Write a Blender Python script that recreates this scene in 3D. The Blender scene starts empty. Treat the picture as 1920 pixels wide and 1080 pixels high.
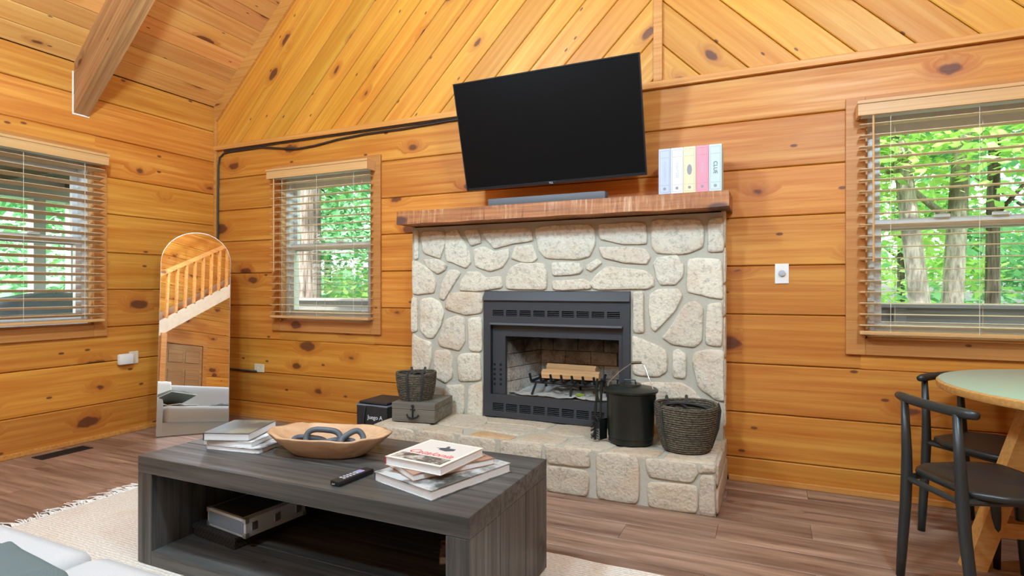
import bpy, bmesh, math, random
from mathutils import Matrix, Vector, noise
S = bpy.context.scene
COL = S.collection
PI = math.pi
random.seed(7)

# ---------------------------------------------------------------- camera, world, sun, exposure
cam_d = bpy.data.cameras.new('camera'); cam = bpy.data.objects.new('camera', cam_d); COL.objects.link(cam)
cam.location = (4.70, -3.71, 1.158)
cam.rotation_euler = (PI/2, 0, math.radians(24.4))
cam_d.sensor_width = 36.0; cam_d.lens = 36.0*1075/1920; cam_d.clip_start = 0.05; cam_d.clip_end = 300
S.camera = cam

world = bpy.data.worlds.new('world'); S.world = world; world.use_nodes = True
wn = world.node_tree; wn.nodes.clear()
sky = wn.nodes.new('ShaderNodeTexSky'); sky.sky_type = 'NISHITA'; sky.sun_disc = False
sky.sun_elevation = math.radians(52); sky.sun_rotation = math.radians(200); sky.dust_density = 4.0; sky.air_density = 1.0
hs = wn.nodes.new('ShaderNodeHueSaturation'); hs.inputs['Saturation'].default_value = 0.25
bg = wn.nodes.new('ShaderNodeBackground'); bg.inputs['Strength'].default_value = 1.8
wo = wn.nodes.new('ShaderNodeOutputWorld')
wn.links.new(sky.outputs[0], hs.inputs['Color']); wn.links.new(hs.outputs[0], bg.inputs[0]); wn.links.new(bg.outputs[0], wo.inputs[0])

sun_d = bpy.data.lights.new('sun', 'SUN'); sun_d.energy = 15.0; sun_d.angle = math.radians(2); sun_d.color = (1, .96, .88)
sun = bpy.data.objects.new('sun', sun_d); COL.objects.link(sun)
sun.rotation_euler = Vector((-0.35, 0.62, -0.95)).to_track_quat('-Z', 'Y').to_euler()
LAMP = 255.0                       # radiance of each guessed, unseen pendant globe
LAMP_COL = (.64, .97, 1.22)  # cool tint chosen to cancel the warm wood bounce on the stone
vs = S.view_settings
vs.view_transform = 'Standard'; vs.look = 'None'; vs.gamma = 1.0; vs.exposure = 0.0; vs.use_curve_mapping = False

# ---------------------------------------------------------------- helpers: materials
def lin(c): c /= 255.0; return c/12.92 if c <= .04045 else ((c+.055)/1.055)**2.4
def C(r, g, b): return (lin(r), lin(g), lin(b), 1.0)

class G:
    def __init__(s, name):
        s.m = bpy.data.materials.new(name); s.m.use_nodes = True; s.t = s.m.node_tree; s.t.nodes.clear()
        s.out = s.t.nodes.new('ShaderNodeOutputMaterial')
    def n(s, typ, ins=None, **at):
        nd = s.t.nodes.new('ShaderNode'+typ)
        for k, v in at.items(): setattr(nd, k, v)
        for k, v in (ins or {}).items():
            if isinstance(v, bpy.types.NodeSocket): s.t.links.new(v, nd.inputs[k])
            else: nd.inputs[k].default_value = v
        return nd
    def math(s, op, a, b=0.0, c=None, clamp=False):
        i = {0: a, 1: b}
        if c is not None: i[2] = c
        return s.n('Math', i, operation=op, use_clamp=clamp).outputs[0]
    def mix(s, f, a, b, mode='MIX'):
        return s.n('MixRGB', {'Fac': f, 'Color1': a, 'Color2': b}, blend_type=mode).outputs[0]
    def rng(s, v, a, b, c=0.0, d=1.0):
        return s.n('MapRange', {0: v, 1: a, 2: b, 3: c, 4: d}).outputs[0]
    def noise(s, v, scale, detail=3, rough=.55, dist=0.0):
        return s.n('TexNoise', {'Vector': v, 'Scale': scale, 'Detail': detail, 'Roughness': rough, 'Distortion': dist}).outputs['Fac']
    def co(s, which='Object'): return s.n('TexCoord').outputs[which]
    def rnd(s): return s.n('ObjectInfo').outputs['Random']
    def xyz(s, x=0.0, y=0.0, z=0.0): return s.n('CombineXYZ', {0: x, 1: y, 2: z}).outputs[0]
    def sep(s, v): return s.n('SeparateXYZ', {0: v}).outputs
    def bump(s, h, strength=.3, dist=.01): return s.n('Bump', {'Height': h, 'Strength': strength, 'Distance': dist}).outputs[0]
    def pbr(s, col, rough=.5, metal=0.0, normal=None, spec=.5, **ex):
        i = {'Base Color': col, 'Roughness': rough, 'Metallic': metal, 'Specular IOR Level': spec}
        if normal is not None: i['Normal'] = normal
        i.update(ex)
        p = s.n('BsdfPrincipled', i); s.t.links.new(p.outputs[0], s.out.inputs[0]); return s.m

def plain(name, col, rough=.5, metal=0.0, var=.06, scale=30, bump=.05, spec=.5):
    g = G(name); v = g.co(); f = g.noise(v, scale, 3)
    c = g.mix(f, [x*(1-var) for x in col[:3]]+[1], [min(1, x*(1+var)) for x in col[:3]]+[1])
    return g.pbr(c, rough, metal, g.bump(f, bump, .004), spec)

def wood(name, light, dark, knot=C(82, 42, 20), halo=C(165, 82, 22), knots=.5, kx=2.0, kz=3.6, kr=.13, gz=30, gx=.9, var=.16, rough=.5, bump=.12, tone=.5, hue=.0):
    g = G(name); o = g.sep(g.co()); r = g.rnd()
    x = g.math('ADD', o[0], g.math('MULTIPLY', r, 41.0)); y = g.math('ADD', o[1], g.math('MULTIPLY', r, 17.0)); z = g.math('ADD', o[2], g.math('MULTIPLY', r, 73.0))
    wob = g.noise(g.xyz(g.math('MULTIPLY', x, 14), 0.0, g.math('MULTIPLY', z, 14)), 1.0, 2)
    kv = g.xyz(g.math('ADD', g.math('MULTIPLY', x, kx), g.math('MULTIPLY', wob, .10)), g.math('ADD', g.math('MULTIPLY', z, kz), g.math('MULTIPLY', wob, .12)), 0.0)
    vo = g.n('TexVoronoi', {'Vector': kv, 'Scale': 1.0, 'Randomness': 1.0}, voronoi_dimensions='2D')
    d = vo.outputs['Distance']; cr = g.n('SeparateColor', {0: vo.outputs['Color']}).outputs
    rad = g.rng(cr[0], 1-knots, 1.0, 0.0, kr); has = g.math('GREATER_THAN', cr[0], 1-knots)
    e = g.math('SUBTRACT', d, rad)
    km = g.math('MULTIPLY', g.rng(e, .018, -.018), has)
    hm = g.math('MULTIPLY', g.rng(e, .16, 0.0), has)
    v2 = g.n('TexVoronoi', {'Vector': g.xyz(g.math('MULTIPLY', x, kx*2.1), g.math('MULTIPLY', z, kz*2.3), 3.0), 'Scale': 1.0, 'Randomness': 1.0}, voronoi_dimensions='2D')
    c2 = g.n('SeparateColor', {0: v2.outputs['Color']}).outputs
    k2 = g.math('MULTIPLY', g.rng(v2.outputs['Distance'], .075, .045), g.math('GREATER_THAN', c2[1], 1-knots*.28))
    km = g.math('MAXIMUM', km, k2)
    z2 = g.math('ADD', g.math('MULTIPLY', z, gz), g.math('MULTIPLY', hm, 2.4))
    grain = g.noise(g.xyz(g.math('MULTIPLY', x, gx), g.math('MULTIPLY', y, gz), z2), 1.0, 5, .62, .25)
    broad = g.noise(g.xyz(g.math('MULTIPLY', x, .8), g.math('MULTIPLY', y, 4), g.math('MULTIPLY', z, 5.5)), 1.0, 3)
    fine = g.noise(g.xyz(g.math('MULTIPLY', x, 6), g.math('MULTIPLY', y, 160), g.math('MULTIPLY', z, 160)), 1.0, 2)
    c = g.mix(g.rng(grain, .36, .68), light, dark)
    c = g.mix(g.math('MULTIPLY', g.rng(broad, .4, .72), tone), c, dark)
    c = g.mix(g.math('MULTIPLY', hm, .55), c, halo)
    c = g.mix(g.math('MULTIPLY', km, .92), c, g.mix(fine, knot, [q*1.9 for q in knot[:3]]+[1]))
    r2 = g.math('FRACT', g.math('MULTIPLY', r, 7.31))
    c = g.n('HueSaturation', {'Hue': g.rng(r2, 0.0, 1.0, .5-hue, .5+hue), 'Saturation': 1.0, 'Value': g.rng(r, 0.0, 1.0, 1-var, 1+var), 'Color': c}).outputs[0]
    h = g.math('ADD', g.math('MULTIPLY', grain, .6), g.math('MULTIPLY', fine, .4))
    return g.pbr(c, g.rng(grain, .3, .7, rough*.85, rough*1.2), 0.0, g.bump(h, bump, .003))

M = {}
M['log'] = wood('pine_log_boards', C(213, 148, 62), C(182, 101, 18), knots=.5, kx=1.5, kz=3.0, kr=.14, hue=.005, var=.12)
M['gable'] = wood('pine_gable_boards', C(217, 156, 58), C(196, 122, 28), knots=.46, kx=2.0, kz=4.2, kr=.13, hue=.005, var=.12)
M['ceil'] = wood('pine_ceiling_boards', C(228, 168, 98), C(208, 134, 64), knots=.35, kx=1.8, kz=6.0, kr=.15, hue=.006, var=.15)
M['trimwood'] = wood('pine_trim', C(212, 150, 76), C(190, 120, 48), knots=.12, kz=9, gz=60, var=.06)
M['casing'] = wood('window_casing_pine', C(196, 134, 72), C(176, 110, 48), knots=.1, gz=70, var=.05)
M['blind'] = wood('blind_wood', C(214, 168, 112), C(200, 148, 92), knots=0.0, gz=120, var=.03, rough=.45)
M['slat'] = wood('blind_slat_wood', C(216, 190, 154), C(204, 172, 132), knots=0.0, gz=120, var=.03, rough=.45)
M['beam'] = wood('rough_sawn_beam', C(190, 140, 88), C(146, 96, 54), knots=.4, kz=5, gz=40, var=.03, rough=.6, bump=.4, halo=C(110, 62, 34))
M['table'] = wood('ebonised_wood', C(92, 88, 83), C(48, 46, 44), knots=.12, knot=C(34, 31, 29), halo=C(66, 60, 56), gz=44, gx=1.4, var=.05, rough=.42, bump=.2, tone=.55)
M['chest'] = wood('grey_stained_wood', C(128, 120, 108), C(92, 86, 76), knots=.1, knot=C(40, 36, 30), halo=C(96, 82, 60), gz=40, var=.04, rough=.55)
M['stair'] = wood('stair_pine', C(208, 140, 68), C(180, 106, 44), knots=.25, var=.06)
M['door'] = wood('door_wood', C(176, 132, 84), C(150, 104, 62), knots=.1, var=.03)
M['floor'] = wood('vinyl_plank', C(172, 140, 118), C(104, 74, 58), knots=.12, knot=C(98, 70, 54), halo=C(130, 96, 76), kx=1.4, kz=6, gz=20, gx=1.5, var=.10, rough=.42, bump=.06, tone=.55)
M['bowl'] = wood('dough_bowl_wood', C(208, 172, 134), C(178, 130, 90), knots=.2, knot=C(110, 66, 34), gz=14, gx=5, var=.02, rough=.6)
M['tableleg'] = wood('light_oak', C(208, 158, 92), C(184, 128, 62), knots=.05, gz=60, var=.03)
M['firelog'] = wood('split_firewood', C(206, 164, 116), C(172, 122, 74), knots=.1, gz=60, var=.08, rough=.8)
M['deck'] = wood('weathered_deck', C(148, 146, 142), C(116, 114, 112), knots=.1, knot=C(80, 78, 76), halo=C(110, 108, 104), gz=50, var=.08, rough=.8)

# mantel: reddish rough-sawn with vertical saw marks and pale scuffs
g = G('mantel_wood'); v = g.co(); o = g.sep(v)
saw = g.noise(g.xyz(g.math('MULTIPLY', o[0], 42), g.math('MULTIPLY', o[1], 42), g.math('MULTIPLY', o[2], 3)), 1.0, 4, .65)
gr = g.noise(g.xyz(g.math('MULTIPLY', o[0], 2), g.math('MULTIPLY', o[1], 20), g.math('MULTIPLY', o[2], 40)), 1.0, 4)
bl = g.noise(v, 5.0, 3)
c = g.mix(g.rng(gr, .35, .7), C(184, 118, 66), C(136, 78, 42))
c = g.mix(g.math('MULTIPLY', g.rng(saw, .5, .72), g.rng(bl, .42, .62)), c, C(222, 184, 148))
c = g.mix(g.math('MULTIPLY', g.rng(saw, .42, .3), .7), c, C(84, 44, 26))
vo = g.n('TexVoronoi', {'Vector': g.xyz(g.math('MULTIPLY', o[0], 1.5), g.math('MULTIPLY', o[2], 3), 0.0), 'Scale': 1.0}, voronoi_dimensions='2D')
c = g.mix(g.rng(vo.outputs['Distance'], .11, .07), c, C(96, 62, 50))
M['mantel'] = g.pbr(c, .55, 0, g.bump(g.math('ADD', saw, gr), .5, .006))

# field stone
def stone_mat(name, cols, warm=.35):
    g = G(name); v = g.co(); r = g.rnd()
    v2 = g.n('VectorMath', {0: v, 1: g.xyz(g.math('MULTIPLY', r, 19), g.math('MULTIPLY', r, 7), g.math('MULTIPLY', r, 11))}, operation='ADD').outputs[0]
    ramp = g.n('ValToRGB', {0: r}); cr = ramp.color_ramp
    cr.elements[0].color = cols[0]; cr.elements[1].color = cols[-1]
    for i in range(1, len(cols)-1):
        el = cr.elements.new(i/(len(cols)-1)); el.color = cols[i]
    a = g.noise(v2, 7, 5, .65); b = g.noise(v2, 38, 4, .7); w = g.noise(v2, 3.2, 2)
    p = g.n('TexVoronoi', {'Vector': v2, 'Scale': 60.0}).outputs['Distance']
    c = g.mix(g.rng(a, .32, .7), ramp.outputs[0], g.mix(.5, ramp.outputs[0], C(204, 192, 172)))
    c = g.mix(g.math('MULTIPLY', g.rng(b, .5, .72), .55), c, C(118, 106, 92))
    c = g.mix(g.math('MULTIPLY', g.rng(w, .52, .72), warm), c, C(190, 146, 98))
    h = g.math('ADD', g.math('MULTIPLY', a, 1.2), g.math('ADD', g.math('MULTIPLY', b, .6), g.math('MULTIPLY', p, .25)))
    return g.pbr(c, .88, 0, g.bump(h, .75, .014), .25)
M['stone'] = stone_mat('field_stone', [C(222, 215, 196), C(232, 223, 202), C(214, 202, 182), C(228, 217, 194), C(220, 206, 186)])
M['hearthstone'] = stone_mat('hearth_stone', [C(196, 182, 160), C(206, 192, 170), C(188, 170, 148), C(202, 186, 162)], .3)
M['tanstone'] = stone_mat('tan_hearth_stone', [C(200, 158, 112), C(196, 152, 104)], .6)
g = G('mortar'); v = g.co(); a = g.noise(v, 40, 5, .7); b = g.noise(v, 4, 3)
M['mortar'] = g.pbr(g.mix(b, g.mix(a, C(172, 165, 148), C(194, 187, 170)), C(186, 180, 164)), .95, 0, g.bump(a, .6, .008), .2)

M['black'] = plain('black_metal', C(56, 58, 62), .45, .0, bump=.08)
M['iron'] = plain('cast_iron', C(30, 30, 31), .6, .3, scale=60, bump=.2)
M['bucket'] = plain('black_enamel', C(26, 30, 26), .32, .0, bump=.03)
M['void'] = plain('dark_void', C(12, 12, 12), .9)
M['wire'] = plain('steel_wire', C(190, 188, 184), .3, .9)
M['white'] = plain('white_plastic', C(232, 228, 220), .4)
M['ivory'] = plain('ivory_plastic', C(222, 208, 178), .4)
M['vinyl'] = plain('vinyl_sash', C(206, 208, 208), .45)
M['screen'] = plain('tv_screen', C(15, 14, 14), .35, 0, var=.02, bump=0, spec=.12)
M['tvframe'] = plain('tv_bezel', C(40, 40, 42), .3, .4, var=.02)
M['silver'] = plain('brushed_aluminium', C(206, 208, 210), .36, .35, scale=80)
M['grey'] = plain('soundbar_grey', C(92, 94, 98), .6, scale=200, bump=.1)
M['cable'] = plain('black_cable', C(46, 40, 36), .5)
M['chair'] = plain('black_painted_wood', C(38, 42, 42), .38, bump=.04)
M['green'] = plain('sage_tabletop', C(168, 190, 172), .3, var=.05, scale=6, bump=.02)
M['pages'] = plain('book_pages', C(226, 224, 222), .8, scale=120)
M['link'] = plain('grey_ceramic_link', C(78, 84, 90), .55, bump=.05)
M['nylon'] = plain('black_nylon', C(38, 40, 42), .55, scale=160, bump=.25)
M['piping'] = plain('grey_piping', C(120, 128, 138), .5)
M['sofa'] = plain('white_slipcover', C(184, 180, 178), .9, scale=220, bump=.2, spec=.2)
M['throw'] = plain('white_throw', C(228, 222, 214), .95, scale=90, bump=.5, spec=.1)
M['pillow'] = plain('grey_linen', C(100, 108, 106), .95, scale=200, bump=.35, spec=.1)
M['rubber'] = plain('black_rubber', C(24, 24, 26), .5)
M['button'] = plain('grey_button', C(176, 176, 180), .5)
M['purple'] = plain('purple_pad', C(150, 142, 178), .5)
M['cord'] = plain('blind_cord', C(214, 206, 188), .8)
M['back'] = plain('wall_backing', C(70, 40, 16), .9)
M['shell'] = plain('exterior_shell', C(96, 70, 46), .9)
M['ground'] = plain('forest_floor', C(92, 104, 62), .95, var=.5, scale=1.5)
M['porchgrey'] = plain('porch_post_grey', C(168, 168, 172), .7)
M['porchdark'] = plain('porch_ceiling_dark', C(62, 60, 58), .8)
M['cover'] = plain('grey_grill_cover', C(112, 114, 120), .7)
M['brass'] = plain('aged_brass', C(80, 66, 44), .4, .8)
def bark_mat(name, a, b, pz):
    g = G(name); o = g.sep(g.co()); f = g.noise(g.xyz(g.math('MULTIPLY', o[0], 22), g.math('MULTIPLY', o[1], 22), g.math('MULTIPLY', o[2], pz)), 1.0, 4, .65)
    p = g.noise(g.co(), 2.2, 3); c = g.mix(g.rng(f, .36, .64), a, b); c = g.mix(g.math('MULTIPLY', g.rng(p, .52, .66), .6), c, [q*.45 for q in a[:3]]+[1])
    return g.pbr(c, .95, 0, g.bump(f, .9, .03), .1)
M['bark'] = bark_mat('pale_birch_bark', C(112, 106, 100), C(172, 166, 158), 5.0)
M['bark2'] = bark_mat('furrowed_grey_bark', C(60, 54, 50), C(124, 114, 108), 2.0)
M['inktext'] = plain('dark_ink', C(70, 70, 74), .7)
M['redtext'] = plain('red_ink', C(206, 62, 66), .7)
M['whitetext'] = plain('white_ink', C(232, 232, 232), .6)
M['ash'] = plain('wood_ash', C(168, 162, 154), .98, var=.4, scale=40, bump=.8)
M['leafbit'] = plain('green_leaf', C(122, 140, 44), .7)

g = G('mirror_glass'); M['mirror'] = g.pbr((.93, .94, .94, 1), 0.0, 1.0)
g = G('mirror_edge'); M['medge'] = g.pbr(C(200, 206, 204), .15, .7)
g = G('window_glass')
tr = g.n('BsdfTransparent', {'Color': (.96, .98, .97, 1)}); gl = g.n('BsdfGlossy', {'Color': (1, 1, 1, 1), 'Roughness': .02})
fr = g.n('Fresnel', {'IOR': 1.45}); bf = g.n('NewGeometry').outputs['Backfacing']
ff = g.math('MULTIPLY', fr.outputs[0], g.math('SUBTRACT', 1.0, bf)); mx = g.n('MixShader', {0: ff, 1: tr.outputs[0], 2: gl.outputs[0]})
g.t.links.new(mx.outputs[0], g.out.inputs[0]); M['glass'] = g.m
g = G('unseen_lamp_globe'); em = g.n('Emission', {'Color': LAMP_COL+(1,), 'Strength': LAMP}); g.t.links.new(em.outputs[0], g.out.inputs[0]); M['globe'] = g.m

def leafmat(name, a, b):
    g = G(name); n1 = g.noise(g.co(), 2.3, 3); c = g.mix(g.rng(n1, .35, .65), a, b)
    d = g.n('BsdfDiffuse', {'Color': c}); t = g.n('BsdfTranslucent', {'Color': c})
    mx = g.n('MixShader', {0: .5, 1: d.outputs[0], 2: t.outputs[0]}); g.t.links.new(mx.outputs[0], g.out.inputs[0]); return g.m
M['leaf1'] = leafmat('maple_leaves', C(196, 226, 140), C(164, 206, 128))
M['leaf2'] = leafmat('forest_leaves', C(158, 206, 160), C(130, 188, 150))

# woven rug / rope
g = G('rug_weave'); o = g.sep(g.co())
w1 = g.math('SINE', g.math('MULTIPLY', o[1], 420)); n1 = g.noise(g.xyz(g.math('MULTIPLY', o[0], 60), g.math('MULTIPLY', o[1], 130), 0.0), 1.0, 3, .6); n2 = g.noise(g.co(), 6, 3)
h = g.math('ADD', g.math('MULTIPLY', w1, .2), n1)
c = g.mix(g.rng(n1, .35, .7), C(204, 190, 174), C(232, 222, 210)); c = g.mix(g.math('MULTIPLY', g.rng(n2, .5, .7), .35), c, C(206, 178, 150))
M['rug'] = g.pbr(c, .97, 0, g.bump(h, .8, .006), .1)
g = G('seagrass_rope'); o = g.sep(g.co())
n1 = g.noise(g.xyz(g.math('MULTIPLY', o[0], 70), g.math('MULTIPLY', o[1], 70), g.math('MULTIPLY', o[2], 260)), 1.0, 3, .7)
c = g.mix(g.rng(n1, .4, .68), C(66, 60, 52), C(136, 124, 104))
M['rope'] = g.pbr(c, .95, 0, g.bump(n1, .9, .006), .15)
M['strap'] = plain('dark_strap', C(58, 56, 52), .9, scale=120, bump=.5)
g = G('silver_tray_weave'); o = g.sep(g.co()); ck = g.n('TexChecker', {'Vector': g.co(), 'Scale': 90.0}).outputs['Fac']
M['weave'] = g.pbr(g.mix(ck, C(24, 21, 20), C(54, 46, 42)), .6, 0, g.bump(ck, .5, .004))
# firebrick with soot
g = G('firebrick'); v = g.n('NewGeometry').outputs['Position']; r = g.rnd(); o = g.sep(v)
a = g.noise(v, 5.5, 4, .6); b = g.noise(v, 14, 4, .65); sp = g.noise(v, 80, 2)
c = g.mix(r, C(168, 158, 144), C(186, 176, 160)); c = g.mix(g.rng(sp, .4, .7), c, C(206, 200, 190))
up = g.rng(g.math('ADD', o[2], g.math('MULTIPLY', a, .30)), .74, .92)
c = g.mix(g.math('MULTIPLY', up, .93), c, C(28, 26, 25)); c = g.mix(g.math('MULTIPLY', g.rng(b, .5, .66), .55), c, C(92, 72, 60))
M['firebrick'] = g.pbr(c, .95, 0, g.bump(b, .4, .006), .15)
M['brickjoint'] = plain('firebrick_joint', C(192, 184, 168), .95)

def cover_mat(name, base, blot, scale=9.0, thr=.5):
    g = G(name); v = g.co(); n1 = g.noise(v, scale, 5, .6); n2 = g.noise(v, scale*4, 3)
    c = g.mix(g.rng(n1, thr, thr+.12), base, g.mix(n2, blot, [q*.5 for q in blot[:3]]+[1]))
    return g.pbr(c, .35, 0)

# ---------------------------------------------------------------- helpers: geometry and objects
class MB:
    def __init__(s): s.v = []; s.f = []
    def add(s, vs, fs):
        b = len(s.v); s.v += [tuple(p) for p in vs]; s.f += [tuple(i+b for i in q) for q in fs]; return s
    def box(s, x0, x1, y0, y1, z0, z1, ch=0.0):
        if ch <= 0:
            return s.add([(x, y, z) for z in (z0, z1) for y in (y0, y1) for x in (x0, x1)], [(0, 2, 3, 1), (4, 5, 7, 6), (0, 1, 5, 4), (2, 6, 7, 3), (0, 4, 6, 2), (1, 3, 7, 5)])
        bm = bmesh.new(); bmesh.ops.create_cube(bm, size=1.0)
        for q in bm.verts: q.co = ((x0+x1)/2+q.co.x*(x1-x0), (y0+y1)/2+q.co.y*(y1-y0), (z0+z1)/2+q.co.z*(z1-z0))
        bmesh.ops.bevel(bm, geom=bm.edges[:], offset=ch, segments=2, affect='EDGES', profile=.6)
        bm.verts.index_update(); s.add([q.co[:] for q in bm.verts], [[q.index for q in f.verts] for f in bm.faces]); bm.free(); return s
    def lathe(s, prof, n=24, c=(0, 0, 0), cap=True):
        vs = []; fs = []
        for (r, z) in prof:
            for k in range(n): a = 2*PI*k/n; vs.append((c[0]+r*math.cos(a), c[1]+r*math.sin(a), c[2]+z))
        for i in range(len(prof)-1):
            for k in range(n): k2 = (k+1) % n; fs.append((i*n+k, i*n+k2, (i+1)*n+k2, (i+1)*n+k))
        if cap: fs.append(tuple(range(n-1, -1, -1))); fs.append(tuple((len(prof)-1)*n+k for k in range(n)))
        return s.add(vs, fs)
    def tube(s, pts, r, n=8, closed=False):
        pts = [Vector(p) for p in pts]; m = len(pts); vs = []; fs = []; up = None
        rr = r if isinstance(r, (list, tuple)) else [r]*m
        for i, p in enumerate(pts):
            if closed: t = pts[(i+1) % m]-pts[i-1]
            else: t = pts[min(i+1, m-1)]-pts[max(i-1, 0)]
            t = t.normalized() if t.length > 1e-9 else Vector((0, 0, 1))
            if up is None: up = Vector((0, 0, 1)) if abs(t.z) < .9 else Vector((1, 0, 0))
            a = t.cross(up)
            if a.length < 1e-4: a = t.orthogonal()
            a.normalize(); b = a.cross(t).normalized(); up = b
            for k in range(n): q = 2*PI*k/n; vs.append(p+(a*math.cos(q)+b*math.sin(q))*rr[i])
        for i in range(m if closed else m-1):
            j = (i+1) % m
            for k in range(n): k2 = (k+1) % n; fs.append((i*n+k, i*n+k2, j*n+k2, j*n+k))
        if not closed: fs.append(tuple(range(n-1, -1, -1))); fs.append(tuple((m-1)*n+k for k in range(n)))
        return s.add(vs, fs)
    def prism(s, poly, y0, y1):           # polygon in x,z extruded along y
        n = len(poly)
        return s.add([(x, y0, z) for x, z in poly]+[(x, y1, z) for x, z in poly], [tuple(range(n)), tuple(range(2*n-1, n-1, -1))]+[(i, n+i, n+(i+1) % n, (i+1) % n) for i in range(n)])
    def prismz(s, poly, z0, z1):
        n = len(poly)
        return s.add([(x, y, z0) for x, y in poly]+[(x, y, z1) for x, y in poly], [tuple(range(n-1, -1, -1)), tuple(range(n, 2*n))]+[(i, (i+1) % n, n+(i+1) % n, n+i) for i in range(n)])
    def mesh(s, name, smooth=False, recalc=True):
        me = bpy.data.meshes.new(name); me.from_pydata(s.v, [], s.f)
        if recalc:
            bm = bmesh.new(); bm.from_mesh(me); bmesh.ops.recalc_face_normals(bm, faces=bm.faces); bm.to_mesh(me); bm.free()
        if smooth:
            for p in me.polygons: p.use_smooth = True
            if smooth != 'all': me.set_sharp_from_angle(angle=math.radians(38))
        me.update(); return me

def link(name, me, m=None, parent=None, loc=(0, 0, 0), rot=(0, 0, 0), mat=None):
    o = bpy.data.objects.new(name, me); COL.objects.link(o)
    if m is not None and me is not None and not me.materials: me.materials.append(M[m] if isinstance(m, str) else m)
    o.location = loc; o.rotation_euler = rot
    if mat is not None: o.matrix_world = mat
    if parent is not None: o.parent = parent
    return o
def obj(name, mb, m, parent=None, loc=(0, 0, 0), rot=(0, 0, 0), smooth=False):
    return link(name, mb.mesh(name, smooth), m, parent, loc, rot)
def tag(o, label, cat, group=None):
    o['label'] = label; o['category'] = cat
    if group: o['group'] = group
    return o
def thing(name, label, cat, loc=(0, 0, 0), rz=0.0, group=None):
    o = bpy.data.objects.new(name, None); COL.objects.link(o); o.location = loc; o.rotation_euler = (0, 0, rz); o.empty_display_size = .1
    return tag(o, label, cat, group)
def struct(o, label=None):
    o['kind'] = 'structure'
    if label: o['label'] = label
    return o
def copy_tree(o, parent=None):
    c = o.copy(); COL.objects.link(c); c.parent = parent
    for ch in list(o.children): copy_tree(ch, c)
    return c
def text(name, s, size, m, parent, loc, rot, shear=0.0, ext=.0004, align='CENTER'):
    cu = bpy.data.curves.new(name, 'FONT'); cu.body = s; cu.size = size; cu.align_x = align; cu.align_y = 'CENTER'; cu.extrude = ext; cu.shear = shear
    tmp = bpy.data.objects.new(name, cu); me = bpy.data.meshes.new_from_object(tmp); bpy.data.objects.remove(tmp); me.materials.clear(); me.materials.append(M[m])
    o = bpy.data.objects.new(name, me); COL.objects.link(o); o.location = loc; o.rotation_euler = rot; o.parent = parent; return o

PLK = {}
def plank_mesh(L, H, T, ch, m):
    k = (round(L, 3), round(H, 4), T, ch, m)
    if k not in PLK:
        sec = [(T, -H/2), (ch, -H/2), (0, -H/2+ch), (0, H/2-ch), (ch, H/2), (T, H/2)]; n = 6
        mb = MB(); mb.add([(-L/2, y, z) for y, z in sec]+[(L/2, y, z) for y, z in sec], [tuple(range(n)), tuple(range(2*n-1, n-1, -1))]+[(i, n+i, n+(i+1) % n, (i+1) % n) for i in range(n)])
        PLK[k] = mb.mesh('plank_mesh'); PLK[k].materials.append(M[m])
    return PLK[k]
def holes_box(mb, u0, u1, z0, z1, holes, put):
    us = sorted({u0, u1}|{h[0] for h in holes}|{h[1] for h in holes}); zs = sorted({z0, z1}|{h[2] for h in holes}|{h[3] for h in holes})
    us = [u for u in us if u0 <= u <= u1]; zs = [z for z in zs if z0 <= z <= z1]
    for a, b in zip(us, us[1:]):
        for c, d in zip(zs, zs[1:]):
            if not any(h[0] <= (a+b)/2 <= h[1] and h[2] <= (c+d)/2 <= h[3] for h in holes): put(mb, a, b, c, d)
def clip(poly, a, b, c):                  # keep a*x+b*z <= c
    out = []
    for i in range(len(poly)):
        p, q = poly[i], poly[(i+1) % len(poly)]; dp = a*p[0]+b*p[1]-c; dq = a*q[0]+b*q[1]-c
        if dp <= 0: out.append(p)
        if dp*dq < 0: t = dp/(dp-dq); out.append((p[0]+(q[0]-p[0])*t, p[1]+(q[1]-p[1])*t))
    return out

# ---------------------------------------------------------------- room shell
W, DEP = 8.08, 6.6                       # room: x 0..W, y -DEP..0
EAVE, SL = 2.83, .97                     # ceiling height at the side walls, slope
XR = W/2; RIDGE = EAVE+SL*XR
TH = math.atan(SL); CT, ST = math.cos(TH), math.sin(TH)
HA = (.82, 1.79, .88, 2.13); HB = (5.17, 6.14, .88, 2.13); HL = (-2.03, -1.065, .88, 2.13)
HF = (2.864, 3.893, 0.0, 1.137)

# floor
fl = struct(obj('floor', MB().box(-.15, W+.15, -DEP-.15, .15, -.12, -.012), 'back'), 'brown vinyl plank floor of the living room')
pw, pl = .182, 1.22
row = 0; y = 0.0
while y > -DEP:
    x = -((row*.41) % 1.22)
    while x < W:
        a, b = max(0, x), min(W, x+pl); ya = max(-DEP, y-pw)
        if b-a > .02: link('plank', plank_mesh(b-a-.0015, y-ya-.0015, .012, .001, 'floor'), None, fl, ((a+b)/2, (y+ya)/2, 0), (-PI/2, 0, 0))
        x += pl
    y -= pw; row += 1

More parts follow.
